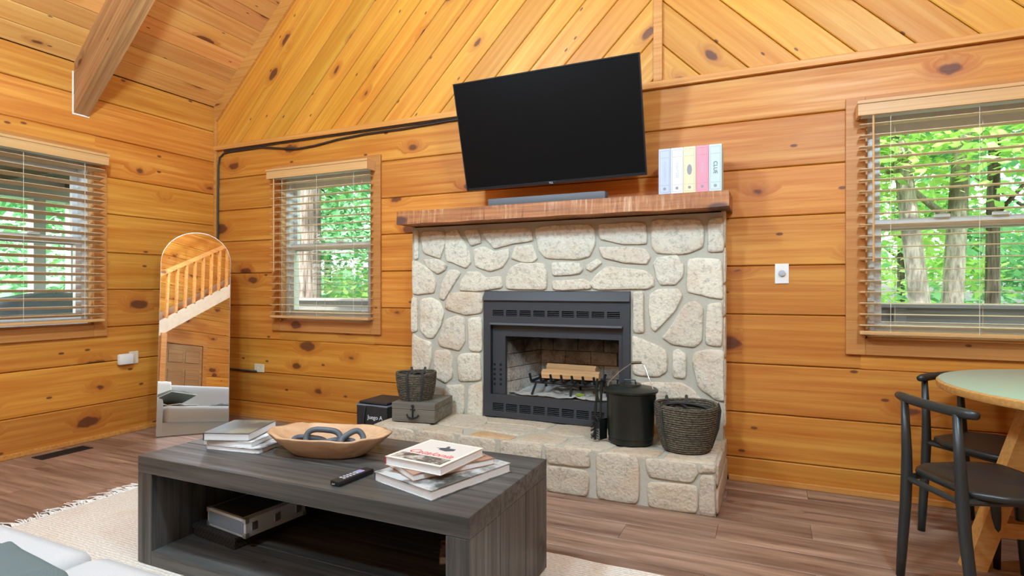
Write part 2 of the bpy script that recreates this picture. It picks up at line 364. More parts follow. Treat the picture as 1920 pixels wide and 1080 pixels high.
# back wall (fireplace wall)
mb = MB(); holes_box(mb, -.15, W+.15, 0, 2.44, [HA, HB, (2.5, 4.2, 0, 1.2)], lambda m, a, b, c, d: m.box(a, b, .10, .15, c, d))
mb.prism([(-.15, 2.44), (W+.15, 2.44), (W+.15, EAVE+.05), (XR, RIDGE+.1), (-.15, EAVE+.05)], .10, .15)
mb.box(2.4, 2.5, .15, .55, -.12, 1.35).box(4.2, 4.3, .15, .55, -.12, 1.35).box(2.5, 4.2, .50, .55, -.12, 1.35).box(2.5, 4.2, .15, .50, 1.25, 1.35).box(2.5, 4.2, .15, .50, -.12, 0)
wb = struct(obj('wall_back', mb, 'back'), 'horizontal knotty pine log boards around the fireplace')
ZB = [0, .14, .412, .705, 1.0, 1.29, 1.58, 1.867, 2.16, 2.44]
for z0, z1 in zip(ZB, ZB[1:]):
    segs = [(0, W)]
    def cut(segs, a, b): return [s for (p, q) in segs for s in ((p, min(q, a)), (max(p, b), q)) if s[1]-s[0] > .01]
    for h in (HA, HB):
        if z0 < h[3]-.02 and z1 > h[2]+.02: segs = cut(segs, h[0]-.02, h[1]+.02)
    if z1 < 1.6: segs = cut(segs, 2.42, 4.30)
    for h in (HA, HB):
        for p, q in ((z0, min(z1, h[2]-.02)), (max(z0, h[3]+.02), z1)):
            if z0 < h[3]-.02 and z1 > h[2]+.02 and q-p > .02: link('log_board', plank_mesh(h[1]-h[0]+.04, q-p, .10, .004, 'log'), None, wb, ((h[0]+h[1])/2, 0, (p+q)/2))
    for a, b in segs: link('log_board', plank_mesh(b-a, z1-z0-.004, .10, .006, 'log'), None, wb, ((a+b)/2, 0, (z0+z1)/2))

# gable boards
def gable(poly, side, off, pitch, k0, k1):
    for k in range(k0, k1):
        u0, u1 = off+pitch*k+.003, off+pitch*(k+1)-.003
        s = -1 if side == 'L' else 1       # u = x -+ (z-2.465)
        p = clip(clip(poly, 1, s, u1+s*2.465), -1, -s, -u0-s*2.465)
        if len(p) < 3: continue
        cx = sum(q[0] for q in p)/len(p); cz = sum(q[1] for q in p)/len(p); ang = PI/4 if side == 'L' else -PI/4
        ca, sa = math.cos(ang), math.sin(ang)
        loc = [((x-cx)*ca+(z-cz)*sa, -(x-cx)*sa+(z-cz)*ca) for x, z in p]
        bm = bmesh.new(); vf = [bm.verts.new((x, 0, z)) for x, z in loc]; vb = [bm.verts.new((x, .02, z)) for x, z in loc]; n = len(loc)
        ff = bm.faces.new(vf); bm.faces.new(vb[::-1])
        for i in range(n): bm.faces.new((vf[i], vb[i], vb[(i+1) % n], vf[(i+1) % n]))
        bmesh.ops.recalc_face_normals(bm, faces=bm.faces)
        try: bmesh.ops.bevel(bm, geom=list(ff.edges), offset=.005, segments=1, affect='EDGES')
        except Exception: pass
        me = bpy.data.meshes.new('gable_board'); bm.to_mesh(me); bm.free()
        link('gable_board', me, 'gable', wb, (cx, .0, cz), (0, -ang, 0))
gable([(0, 2.44), (XR-.02, 2.44), (XR-.02, RIDGE-.03), (0, EAVE)], 'L', .302, .2630, -3, 15)
gable([(XR+.02, 2.44), (W, 2.44), (W, EAVE), (XR+.02, RIDGE-.03)], 'R', 4.307, .278, -2, 17)
mb = MB(); mb.box(-.15, W+.15, .02, .10, 2.44, EAVE); mb.prism([(0, EAVE), (W, EAVE), (XR, RIDGE)], .02, .10); obj('backing_board', mb, 'back', wb)

# trims on the back wall
struct(obj('trim_1', MB().box(0.0, W, -.03, .0, 2.424, 2.468, .005), 'trimwood'), 'pine moulding along the foot of the gable')
struct(obj('trim_2', MB().box(XR-.028, XR+.028, -.022, .0, 2.47, RIDGE-.05, .005), 'trimwood'), 'upright pine batten in the middle of the gable')
mb = MB(); mb.prism([(0.0, EAVE-.13), (.03, EAVE-.13), (XR, RIDGE-.13-.03), (XR, RIDGE), (0, EAVE)], -.022, 0.0)
struct(obj('trim_3', mb, 'trimwood'), 'sloping pine moulding between gable and ceiling')
mb = MB(); mb.prism([(W, EAVE-.13), (W, EAVE), (XR, RIDGE), (XR, RIDGE-.16), (W-.03, EAVE-.13)], -.022, 0.0)
struct(obj('trim_4', mb, 'trimwood'), 'sloping pine moulding on the far side of the gable')
struct(obj('trim_5', MB().box(0.0, .028, -.028, 0.0, 0.02, 2.424, .006), 'trimwood'), 'pine quarter-round in the wall corner')
struct(obj('trim_6', MB().box(0.0, .026, -.028, 0.0, 2.468, 2.70, .006), 'trimwood'), 'pine quarter-round above the gable moulding')
struct(obj('baseboard_back', MB().box(.02, 2.30, -.02, 0.0, 0, .035, .006).box(4.46, W, -.02, 0.0, 0, .035, .006), 'trimwood'))
struct(obj('baseboard_left', MB().box(0.0, .02, -DEP, -.02, 0, .035, .006), 'trimwood'))

# left wall
mb = MB(); holes_box(mb, -DEP-.15, .15, 0, EAVE+.02, [HL], lambda m, a, b, c, d: m.box(-.15, -.10, a, b, c, d))
wl = struct(obj('wall_left', mb, 'back'), 'horizontal knotty pine log boards beside the porch window')
ZL = [0, .268, .585, .853, 1.145, 1.434, 1.734, 2.02, 2.32, 2.60, EAVE]
for z0, z1 in zip(ZL, ZL[1:]):
    segs = [(-DEP, 0)]
    if z0 < HL[3]-.02 and z1 > HL[2]+.02:
        segs = cut(segs, HL[0]-.02, HL[1]+.02)
        for p, q in ((z0, min(z1, HL[2]-.02)), (max(z0, HL[3]+.02), z1)):
            if q-p > .02: link('log_board', plank_mesh(HL[1]-HL[0]+.04, q-p, .10, .004, 'log'), None, wl, (0, (HL[0]+HL[1])/2, (p+q)/2), (0, 0, PI/2))
    for a, b in segs: link('log_board', plank_mesh(b-a, z1-z0-.004, .10, .006, 'log'), None, wl, (0, (a+b)/2, (z0+z1)/2), (0, 0, PI/2))

# right and rear walls (behind the photographer, seen in the mirror)
wr = struct(obj('wall_right', MB().box(W+.10, W+.15, -DEP-.15, .15, 0, EAVE+.02), 'back'))
for z0, z1 in zip(ZL, ZL[1:]): link('log_board', plank_mesh(DEP, z1-z0-.004, .10, .006, 'log'), None, wr, (W, -DEP/2, (z0+z1)/2), (0, 0, -PI/2))
mb = MB(); mb.prism([(-.15, 0), (W+.15, 0), (W+.15, EAVE+.05), (XR, RIDGE+.1), (-.15, EAVE+.05)], -DEP-.15, -DEP-.10)
wq = struct(obj('wall_rear', mb, 'back'))
z = 0.0
while z < RIDGE-.3:
    ins = max(0, (z+.29-EAVE)/SL)
    if W-2*ins > .4: link('log_board', plank_mesh(W-2*ins, .286, .10, .006, 'log'), None, wq, (XR, -DEP, z+.145), (0, 0, PI))
    z += .29

# ceiling slopes
for nm, sgn in (('ceiling', 1), ('ceiling', -1)):
    x0 = 0 if sgn > 0 else W
    def pt(s, n): return (x0+sgn*(s*CT-n*ST), EAVE+s*ST+n*CT)
    Ls = XR/CT
    mb = MB(); mb.prism([pt(-.6, .03), pt(Ls+.03, .03), pt(Ls+.03, .15), pt(-.6, .15)], -DEP-.3, .5)
    cl = struct(obj(nm, mb, 'shell'), 'pine tongue and groove ceiling sloping up from the %s wall' % ('left' if sgn > 0 else 'right'))
    bw = .139; nb = int(Ls/bw)
    for i in range(nb+1):
        s0 = i*bw; s1 = min(s0+bw, Ls)
        if s1-s0 < .02: continue
        sc = (s0+s1)/2; X, Z = pt(sc, 0)
        R = Matrix(((0, -ST*sgn, CT*sgn, X), (1, 0, 0, -DEP/2), (0, CT, ST, Z), (0, 0, 0, 1)))
        if sgn < 0: R = Matrix(((0, ST, -CT, X), (-1, 0, 0, -DEP/2), (0, CT, ST, Z), (0, 0, 0, 1)))
        link('ceiling_board', plank_mesh(DEP, s1-s0-.002, .02, .004, 'ceil'), None, cl, mat=R)
# exposed rafters
for i, yc in enumerate((-1.142, -3.2, -5.2)):
    mb = MB(); n = 9; vs = []; rr = random.Random(i)
    for k in range(n):
        x = .0+4.02*k/(n-1); zb = 2.45+.965*x; zt = EAVE+SL*x+.005; j = [rr.uniform(-.013, .013) for _ in range(4)]
        vs += [(x, -.053+j[0], zb+j[1]), (x, .053+j[2], zb+j[3]), (x, .053+j[2], zt), (x, -.053+j[0], zt)]
    fs = [(a*4+b, a*4+(b+1) % 4, a*4+4+(b+1) % 4, a*4+4+b) for a in range(n-1) for b in range(4)]+[(0, 1, 2, 3), ((n-1)*4+3, (n-1)*4+2, (n-1)*4+1, (n-1)*4)]
    mb.add(vs, fs)
    # orient so the grain runs up the rafter
    inv = Matrix.Rotation(math.atan(.965), 4, 'Y')
    mb.v = [tuple(inv @ (Vector(p)-Vector((0, 0, 2.45)))) for p in mb.v]
    o = obj('rafter_beam', mb, 'beam', None, (0, yc, 2.45), (0, -math.atan(.965), 0))
    tag(o, 'rough brown rafter beam %s' % ('nearest the fireplace wall, above the porch window', 'in the middle of the sloping ceiling', 'nearest the staircase wall')[i], 'beam', 'rafters under the ceiling')
    if i == 0: obj('paint_edge', MB().box(-.002, .004, -1.20, -1.192, 2.45, 2.76).box(-.002, .004, -1.20, -1.085, 2.442, 2.452), 'white', o).matrix_parent_inverse = o.matrix_basis.inverted()

# ---------------------------------------------------------------- windows and blinds
def window(i, loc, rz, label):
    w = bpy.data.objects.new('window_%d' % i, None); COL.objects.link(w); w.location = loc; w.rotation_euler = (0, 0, rz); struct(w, label)
    h = .485; z0, z1 = .88, 2.13
    obj('casing_side', MB().box(-h-.095, -h+.0, -.022, 0, z0-.092, z1+.085, .004), 'casing', w)
    obj('casing_side', MB().box(h, h+.095, -.022, 0, z0-.092, z1+.085, .004), 'casing', w)
    obj('casing_head', MB().box(-h, h, -.022, 0, z1, z1+.085, .004), 'casing', w)
    obj('casing_foot', MB().box(-h, h, -.022, 0, z0-.092, z0, .004), 'casing', w)
    obj('jamb', MB().box(-h-.02, -h+.012, 0, .16, z0-.02, z1+.02).box(h-.012, h+.02, 0, .16, z0-.02, z1+.02).box(-h, h, 0, .16, z1-.012, z1+.02).box(-h, h, 0, .16, z0-.02, z0+.012), 'blind', w)
    fr = obj('window_frame', MB().box(-h+.012, -h+.05, .04, .15, z0+.012, z1-.012).box(h-.05, h-.012, .04, .15, z0+.012, z1-.012).box(-h+.05, h-.05, .04, .15, z1-.05, z1-.012).box(-h+.05, h-.05, .04, .15, z0+.012, z0+.045), 'vinyl', w)
    a = h-.05; zm = 1.51
    for (lo, hi, yy) in ((z0+.045, zm+.03, .055), (zm-.03, z1-.05, .095)):
        s = obj('sash', MB().box(-a, -a+.035, yy, yy+.035, lo, hi).box(a-.035, a, yy, yy+.035, lo, hi).box(-a+.035, a-.035, yy, yy+.035, hi-.05, hi).box(-a+.035, a-.035, yy, yy+.035, lo, lo+.045), 'vinyl', w)
        obj('pane', MB().box(-a+.03, a-.03, yy+.015, yy+.02, lo+.04, hi-.045), 'glass', s)
    obj('sash_lock', MB().box(-.16, -.09, .03, .055, zm+.028, zm+.045, .004).box(.09, .16, .03, .055, zm+.028, zm+.045, .004), 'vinyl', w)
    return w
window(1, ((HA[0]+HA[1])/2, 0, 0), 0, 'double-hung window beside the mirror corner')
window(2, ((HB[0]+HB[1])/2, 0, 0), 0, 'double-hung window beside the dining table')
window(3, (0, (HL[0]+HL[1])/2, 0), PI/2, 'double-hung window onto the porch')

def blind(loc, rz, label, wand_side, pitch=.0605, tilt=0.0):
    t = thing('window_blind', label, 'blind', loc, rz, 'wooden window blinds')
    h = .533; yf = -.125
    obj('valance', MB().box(-h, h, yf, yf+.014, 2.085, 2.162, .003).box(-h, -h+.014, yf+.014, -.024, 2.085, 2.162).box(h-.014, h, yf+.014, -.024, 2.085, 2.162).box(-h-.004, h+.004, yf-.006, yf+.003, 2.148, 2.166, .003), 'blind', t)
    obj('head_rail', MB().box(-h+.02, h-.02, -.10, -.03, 2.09, 2.135), 'vinyl', t)
    me = MB().box(-h+.012, h-.012, -.0315, .0315, -.0016, .0016).mesh('slat')
    me.materials.append(M['slat'])
    n = 0; z = 2.045
    while z > .945:
        link('slat', me, None, t, (0, -.066, z), (math.radians(tilt), 0, 0)); z -= pitch; n += 1
    obj('bottom_rail', MB().box(-h+.012, h-.012, -.097, -.035, .905, .925, .004), 'blind', t)
    for u in (-.38, 0.0, .38):
        obj('ladder_cord', MB().tube([(u, -.098, .92), (u, -.098, 2.09)], .0013, 5).tube([(u+.03, -.034, .92), (u+.03, -.034, 2.09)], .0013, 5), 'cord', t)
    ws = wand_side*.46
    obj('tilt_wand', MB().tube([(ws, -.112, 2.09), (ws, -.112, 1.30)], .005, 8), 'blind', t)
    return t
blind(((HA[0]+HA[1])/2, 0, 0), 0, 'wooden venetian blind open over the window next to the leaning mirror', -1)
blind(((HB[0]+HB[1])/2, 0, 0), 0, 'wooden venetian blind open over the window behind the dining table', -1)
blind((0, (HL[0]+HL[1])/2, 0), PI/2, 'wooden venetian blind open over the window facing the porch', -1, tilt=-16)

# ---------------------------------------------------------------- fireplace
def smooth_poly(p, it=2):
    for s_ in range(it):
        q = []; u = .90 if s_ == 0 and it > 1 else .80; w = 1-u
        for i in range(len(p)):
            a, b = p[i], p[(i+1) % len(p)]; q += [(a[0]*u+b[0]*w, a[1]*u+b[1]*w), (a[0]*w+b[0]*u, a[1]*w+b[1]*u)]
        p = q
    return p
def stone_mesh(poly, t, seed, it=2):       # outline in (u,v), raised along +w; returns local verts/faces about its centroid
    rr = random.Random(seed); p = smooth_poly(poly, it); n = len(p)
    cu = sum(q[0] for q in p)/n; cv = sum(q[1] for q in p)/n
    p = [(q[0]-cu, q[1]-cv) for q in p]
    ex = max(math.hypot(*q) for q in p); p = [(a*(1+.007/ex), b*(1+.007/ex)) for a, b in p]
    size = max(max(abs(a) for a, b in p), max(abs(b) for a, b in p)); e = min(.012/size, .25)
    rings = [(1.0, -.012), (1.0, t*.55), (1-e*.55, t*.88), (1-e*1.5, t), (.6, t*1.05), (.25, t*1.06)]
    vs = []; fs = []
    for k, (s, w) in enumerate(rings):
        for a, b in p:
            nz = noise.noise(Vector((a*9+seed*3.7, b*9, seed))) if k >= 3 else 0; n2 = noise.noise(Vector((a*16+seed, b*16, 5)))*.006 if k < 3 else 0
            vs.append((a*s+n2, b*s+n2, w+nz*t*.28))
    for k in range(len(rings)-1):
        for i in range(n): j = (i+1) % n; fs.append((k*n+i, k*n+j, (k+1)*n+j, (k+1)*n+i))
    vs.append((0, 0, t*1.06)); c = len(vs)-1; b = (len(rings)-1)*n
    fs += [(b+i, b+(i+1) % n, c) for i in range(n)]
    return cu, cv, vs, fs
STONES = '''2.286,1.582 2.319,1.580 2.319,1.379 2.283,1.373
2.352,1.572 2.540,1.571 2.544,1.483 2.505,1.371 2.360,1.420 2.344,1.510
2.552,1.550 2.646,1.574 2.707,1.484 2.752,1.390 2.752,1.337 2.714,1.300 2.568,1.354 2.549,1.395
2.699,1.565 2.812,1.571 2.845,1.482 2.760,1.456
2.857,1.558 3.212,1.566 3.229,1.473 3.101,1.465 2.944,1.431 2.864,1.525
2.782,1.429 2.857,1.447 2.944,1.409 3.052,1.428 3.052,1.370 3.002,1.300 2.901,1.275 2.797,1.310
3.101,1.439 3.233,1.448 3.260,1.353 3.226,1.331 3.157,1.336 3.080,1.363
3.253,1.554 3.321,1.570 3.625,1.569 3.656,1.537 3.662,1.441 3.625,1.363 3.555,1.343 3.321,1.358 3.273,1.415
3.693,1.566 3.985,1.570 3.993,1.430 3.839,1.435 3.705,1.469 3.687,1.524
3.687,1.422 3.979,1.407 4.014,1.349 3.991,1.305 3.851,1.317 3.718,1.349
4.025,1.568 4.060,1.575 4.307,1.565 4.325,1.520 4.323,1.403 4.237,1.366 4.060,1.371 4.025,1.418
4.357,1.561 4.433,1.570 4.441,1.372 4.353,1.380
2.360,1.372 2.505,1.362 2.560,1.320 2.544,1.286 2.481,1.260 2.409,1.302
2.265,1.360 2.327,1.345 2.441,1.274 2.470,1.192 2.449,1.123 2.265,1.109
2.505,1.124 2.521,1.192 2.576,1.286 2.638,1.285 2.669,1.258 2.536,1.069 2.502,1.090
2.669,1.144 2.676,1.204 2.730,1.271 2.812,1.276 2.871,1.230 2.995,1.242 2.999,1.158 2.797,1.135
3.031,1.235 3.080,1.305 3.143,1.327 3.307,1.320 3.331,1.276 3.327,1.145 3.034,1.151
3.367,1.326 3.568,1.322 3.581,1.279 3.555,1.249 3.374,1.238
3.374,1.207 3.581,1.218 3.631,1.188 3.631,1.149 3.380,1.145
3.606,1.303 3.675,1.344 3.703,1.314 3.637,1.266 3.608,1.279
3.631,1.188 3.681,1.248 3.742,1.295 3.857,1.281 3.979,1.268 4.031,1.221 4.035,1.175 3.991,1.152 3.668,1.146
4.037,1.302 4.060,1.342 4.171,1.351 4.210,1.299 4.210,1.231 4.160,1.177 4.082,1.181 4.054,1.221
4.239,1.332 4.428,1.328 4.436,1.092 4.344,1.108 4.237,1.135
4.014,1.117 4.060,1.146 4.182,1.152 4.204,1.107 4.160,1.016 4.048,0.893 4.020,0.921 4.008,1.036
4.088,0.854 4.127,0.901 4.221,1.056 4.280,1.079 4.323,1.041 4.315,0.840 4.270,0.804 4.149,0.816
4.350,1.058 4.433,1.070 4.433,0.817 4.339,0.824
3.907,1.128 3.974,1.129 3.979,0.885 3.910,0.882
3.905,0.857 3.956,0.843 4.105,0.780 4.118,0.729 4.110,0.649 4.060,0.613 3.907,0.619
4.149,0.765 4.182,0.783 4.226,0.757 4.228,0.656 4.221,0.619 4.149,0.617
4.259,0.703 4.280,0.771 4.365,0.792 4.439,0.789 4.444,0.493 4.386,0.505 4.302,0.571
3.945,0.569 4.204,0.586 4.280,0.536 4.323,0.483 4.323,0.427 3.945,0.417
2.258,1.081 2.308,1.081 2.311,0.845 2.258,0.830
2.336,1.068 2.425,1.085 2.497,1.055 2.533,0.974 2.513,0.892 2.449,0.798 2.385,0.795 2.336,0.860
2.544,1.015 2.576,1.110 2.646,1.127 2.845,1.127 2.845,0.987 2.722,0.965 2.560,1.002
2.489,0.776 2.552,0.927 2.646,0.956 2.707,0.938 2.707,0.778 2.661,0.711 2.505,0.736
2.734,0.938 2.845,0.951 2.848,0.717 2.745,0.713
2.265,0.816 2.327,0.784 2.425,0.760 2.433,0.644 2.401,0.546 2.261,0.537
2.449,0.549 2.465,0.700 2.568,0.705 2.607,0.652 2.604,0.518 2.552,0.476 2.473,0.509
2.649,0.655 2.676,0.683 2.827,0.703 2.842,0.513 2.661,0.494
2.540,0.425 2.561,0.455 2.699,0.464 2.699,0.259 2.540,0.244
2.740,0.458 2.852,0.498 2.852,0.250 2.730,0.257'''
fp = thing('fireplace', 'stone-faced fireplace with raised stone hearth on the pine wall', 'fireplace', (3.35, 0, 0))
def fpw(x, y, z): return (x-3.35, y, z)
YB = -.128                                # mortar face of the breast; stones rise from it
bx0, bx1, zt = 2.262, 4.438, 1.604; HZ = .262
mb = MB()
holes_box(mb, bx0-3.35, bx1-3.35, HZ, zt, [(HF[0]-3.35, HF[1]-3.35, HZ, HF[3])], lambda m, a, b, c, d: m.box(a, b, YB, -.002, c, d))
breast = obj('chimney_breast', mb, 'mortar', fp)
for i, l in enumerate(STONES.strip().split('\n')):
    poly = [tuple(float(q) for q in p.split(',')) for p in l.split()]
    cu, cv, vs, fs = stone_mesh(poly, .015, i+1)
    me = MB().add([(u, -w, v) for u, v, w in vs], fs).mesh('stone', 'all')
    link('stone', me, 'stone', breast, fpw(cu, YB, cv))
for sx, xs in ((1, bx1), (-1, bx0)):       # stones on the narrow sides of the breast
    zz = .34
    for k in range(6):
        hgt = .19+.03*((k*7) % 3); cu, cv, vs, fs = stone_mesh([(-.112, zz), (-.022, zz), (-.022, zz+hgt-.02), (-.112, zz+hgt-.02)], .012, 70+k+sx*10)
        me = MB().add([(sx*w, u, v) for u, v, w in vs], fs).mesh('stone', 'all'); link('stone', me, 'stone', breast, fpw(xs, cu, cv)); zz += hgt
# hearth
hx0, hx1, hy = 2.31, 4.44, -.645
hearth = obj('hearth', MB().box(hx0-3.35, hx1-3.35, hy, -.004, 0, HZ-.002), 'mortar', fp)
FRONT = '''3.523,.256 3.775,.256 3.778,.164 3.534,.160
3.530,.145 3.772,.146 3.768,.004 3.530,.003
3.824,.256 4.051,.256 4.051,.008 3.827,.006
4.093,.256 4.337,.256 4.352,.210 4.325,.160 4.109,.158
4.105,.132 4.349,.148 4.349,.003 4.105,.003
4.367,.196 4.436,.205 4.436,.004 4.361,.004
4.379,.256 4.436,.256 4.436,.226 4.367,.215
2.32,.256 2.62,.256 2.62,.13 2.32,.14
2.32,.12 2.56,.115 2.56,.004 2.32,.004
2.59,.11 2.92,.115 2.92,.004 2.59,.004
2.65,.256 2.92,.256 2.92,.14 2.65,.14
2.95,.256 3.20,.256 3.20,.004 2.95,.004
3.24,.256 3.49,.256 3.49,.15 3.24,.14
3.24,.12 3.49,.13 3.49,.004 3.24,.004'''
for i, l in enumerate(FRONT.split('\n')):
    poly = [tuple(float(q) for q in p.split(',')) for p in l.split()]
    cu, cv, vs, fs = stone_mesh(poly, .012, 40+i)
    link('stone', MB().add([(u, -w, v) for u, v, w in vs], fs).mesh('stone', 'all'), 'hearthstone', hearth, fpw(cu, hy, cv))
for k, (a, b, c, d) in enumerate(((-.63, -.36, .006, .13), (-.63, -.30, .15, .256), (-.34, -.03, .006, .14), (-.27, -.03, .16, .256))):
    for sx, xs in ((1, hx1), (-1, hx0)):
        cu, cv, vs, fs = stone_mesh([(a, c), (b, c), (b, d), (a, d)], .014, 90+k); link('stone', MB().add([(sx*w, u, v) for u, v, w in vs], fs).mesh('stone', 'all'), 'hearthstone', hearth, fpw(xs, cu, cv))
TOP = '''2.32,-.64 2.60,-.64 2.66,-.50 2.56,-.40 2.32,-.42
2.32,-.39 2.54,-.37 2.62,-.15 2.32,-.14
2.66,-.64 2.98,-.64 2.90,-.52 2.70,-.50
2.60,-.38 2.70,-.47 2.92,-.49 2.98,-.34 2.90,-.15 2.66,-.15
3.02,-.64 3.28,-.64 3.30,-.56 3.05,-.52
2.96,-.49 3.06,-.49 3.30,-.53 3.36,-.36 3.26,-.30 3.02,-.33
2.95,-.30 3.25,-.27 3.38,-.33 3.42,-.15 2.96,-.15
3.33,-.64 3.58,-.64 3.60,-.46 3.40,-.42 3.34,-.54
3.42,-.38 3.60,-.42 3.72,-.34 3.70,-.15 3.46,-.15
3.62,-.64 3.84,-.64 3.90,-.50 3.76,-.40 3.64,-.45
3.76,-.36 3.92,-.46 4.06,-.38 4.04,-.15 3.74,-.15
3.88,-.64 4.14,-.64 4.16,-.48 3.95,-.49
4.18,-.64 4.43,-.64 4.43,-.44 4.20,-.46
4.10,-.40 4.18,-.43 4.43,-.41 4.43,-.15 4.08,-.15'''
for i, l in enumerate(TOP.split('\n')):
    poly = [tuple(float(q) for q in p.split(',')) for p in l.split()]
    cu, cv, vs, fs = stone_mesh(poly, .007, 60+i)
    link('stone', MB().add([(u, v, w) for u, v, w in vs], fs).mesh('stone', 'all'), 'tanstone' if i == 4 else 'hearthstone', hearth, fpw(cu, cv, HZ-.002))

# mantel shelf
mb = MB(); n = 40; vs = []
for k in range(n+1):
    x = 2.250+(4.482-2.250)*k/n; j = lambda s: noise.noise(Vector((x*5, s, 0)))*.006
    vs += [(x, -.312+j(1), 1.612+j(2)), (x, -.308+j(3), 1.704), (x, -.004, 1.704), (x, -.004, 1.612)]
fs = [(a*4+b, a*4+(b+1) % 4, a*4+4+(b+1) % 4, a*4+4+b) for a in range(n) for b in range(4)]+[(0, 1, 2, 3), (n*4+3, n*4+2, n*4+1, n*4)]
mb.add([(x-3.366, y, z-1.612) for x, y, z in vs], fs)
tag(obj('mantel_shelf', mb, 'mantel', None, (3.366, 0, 1.612)), 'rough-sawn reddish wooden mantel beam above the stone fireplace', 'mantel')

# black fireplace insert
IN = thing('fireplace_insert', 'black metal fireplace insert with louvred vents set into the stone', 'fireplace insert', (3.38, 0, HZ+.006))
def ib(mb, x0, x1, y0, y1, z0, z1, ch=0): return mb.box(x0-3.38, x1-3.38, y0, y1, z0-HZ-.006, z1-HZ-.006, ch)
X0, X1 = 2.866, 3.891; yf, yb = -.150, -.128
mb = MB(); ib(mb, X0, 2.92, yf, yb, .27, 1.074); ib(mb, 3.848, X1, yf, yb, .27, 1.074)
ib(mb, 2.92, 3.848, yf, yb, 1.006, 1.074); ib(mb, 2.92, 3.848, yf, yb, .917, .966)
ib(mb, 2.92, 3.848, yf, yb, .365, .424); ib(mb, 2.92, 3.848, yf, yb, .27, .312)
sl = []; nS = 9; wS = .082; gS = (.928-nS*wS)/(nS+1)
for k in range(nS+1):
    a = 2.92+k*(wS+gS); ib(mb, a, a+gS, yf, yb, .966, 1.006); ib(mb, a, a+gS, yf, yb, .312, .365)
obj('face_frame', mb, 'black', IN)
for k in range(nS):
    a = 2.92+gS+k*(wS+gS)
    mb = MB()
    for q in range(3): ib(mb, a, a+wS, -.143, -.131, .970+q*.012, .975+q*.012)
    obj('louver', mb, 'black', IN)
    mb = MB()
    for q in range(4): ib(mb, a, a+wS, -.145, -.131, .316+q*.012, .321+q*.012)
    obj('louver', mb, 'black', IN)
obj('vent_cavity', ib(MB(), 2.92, 3.848, -.126, -.10, .94, 1.03), 'void', IN); obj('vent_cavity', ib(MB(), 2.92, 3.848, -.126, -.10, .30, .38), 'void', IN)
mb = MB(); a, b = X0-3.38, X1-3.38; z0, z1 = 1.074-HZ-.006, 1.134-HZ-.006
mb.add([(a, -.168, z0), (b, -.168, z0), (b, -.10, z0), (a, -.10, z0), (a, -.135, z1), (b, -.135, z1), (b, -.10, z1), (a, -.10, z1)], [(0, 1, 2, 3), (4, 5, 6, 7), (0, 1, 5, 4), (1, 2, 6, 5), (2, 3, 7, 6), (3, 0, 4, 7)])
obj('hood', mb, 'black', IN)
obj('lip', ib(MB(), 2.922, 3.846, -.168, -.128, .905, .918, .002), 'grey', IN)
mb = MB(); ib(mb, 2.92, 3.02, -.118, -.09, .424, .905); ib(mb, 3.815, 3.848, -.118, -.09, .424, .905); ib(mb, 3.02, 3.815, -.118, -.09, .826, .905)
inner = obj('inner_frame', mb, 'black', IN)
for q in range(5):
    for c in (2.938, 2.985): obj('air_hole', MB().lathe([(.0095, 0), (.0095, .002)], 12), 'void', inner, (c-3.38, -.1175, .49+q*.034-HZ-.006), (PI/2, 0, 0))
# firebox of firebrick panels
fx0, fx1, fyb = 3.02, 3.815, .30
mb = MB(); ib(mb, fx0-.05, fx1+.05, -.09, fyb+.06, .385, .412); ib(mb, fx0-.05, fx1+.05, -.09, fyb+.06, .90, .94); ib(mb, fx0-.05, fx1+.05, fyb+.03, fyb+.06, .412, .90)
ib(mb, fx0-.06, fx0-.03, -.09, fyb+.06, .412, .90); ib(mb, fx1+.03, fx1+.06, -.09, fyb+.06, .412, .90)
fb = obj('firebox', mb, 'brickjoint', IN)
bw_, bh_ = .193, .095
bmb = {}
def brick(w, loc, rz):
    k = round(w, 3)
    if k not in bmb: bmb[k] = MB().box(-w/2+.002, w/2-.002, 0, .02, .002, bh_-.002, .0025).mesh('firebrick'); bmb[k].materials.append(M['firebrick'])
    link('firebrick', bmb[k], None, fb, (loc[0]-3.38, loc[1], loc[2]-HZ-.006), (0, 0, rz))
ix0, ix1 = fx0+.10, fx1-.10                 # splayed sides
for r_ in range(5):
    z = .412+r_*bh_; o_ = (r_ % 2)*bw_/2; x = ix0-o_
    while x < ix1-.01:
        a, b = max(x, ix0), min(x+bw_, ix1)
        if b-a > .02: brick(b-a, ((a+b)/2, fyb, z), 0)
        x += bw_
    Ls = math.hypot(.10, fyb+.085); nn = 2
    for k in range(2):
        t = (k+.5)/2
        an = math.atan2(fyb+.085, .10)
        brick(Ls/2, (fx0+.002+.10*t, -.085+(fyb+.085)*t, z), an)
        brick(Ls/2, (fx1-.002-.10*t, -.085+(fyb+.085)*t, z), -an)
# ash bed
mb = MB(); nx, ny = 40, 22; vs = []
for j in range(ny+1):
    for i in range(nx+1):
        t = j/ny; xa, xb = fx0+.01+.09*t, fx1-.01-.09*t; x = xa+(xb-xa)*i/nx; y = -.085+(fyb+.08)*t
        vs.append((x-3.38, y, .003+.018*(.5+noise.noise(Vector((x*9, y*9, 0))))+.012*noise.noise(Vector((x*40, y*40, 3)))+.02*t))
mb.add(vs, [(j*(nx+1)+i, j*(nx+1)+i+1, (j+1)*(nx+1)+i+1, (j+1)*(nx+1)+i) for j in range(ny) for i in range(nx)])
o = tag(obj('ash_bed', mb, 'ash', None, (3.38, 0, .414), smooth='all'), 'pale wood ash spread over the firebox floor', 'ash'); o['kind'] = 'stuff'
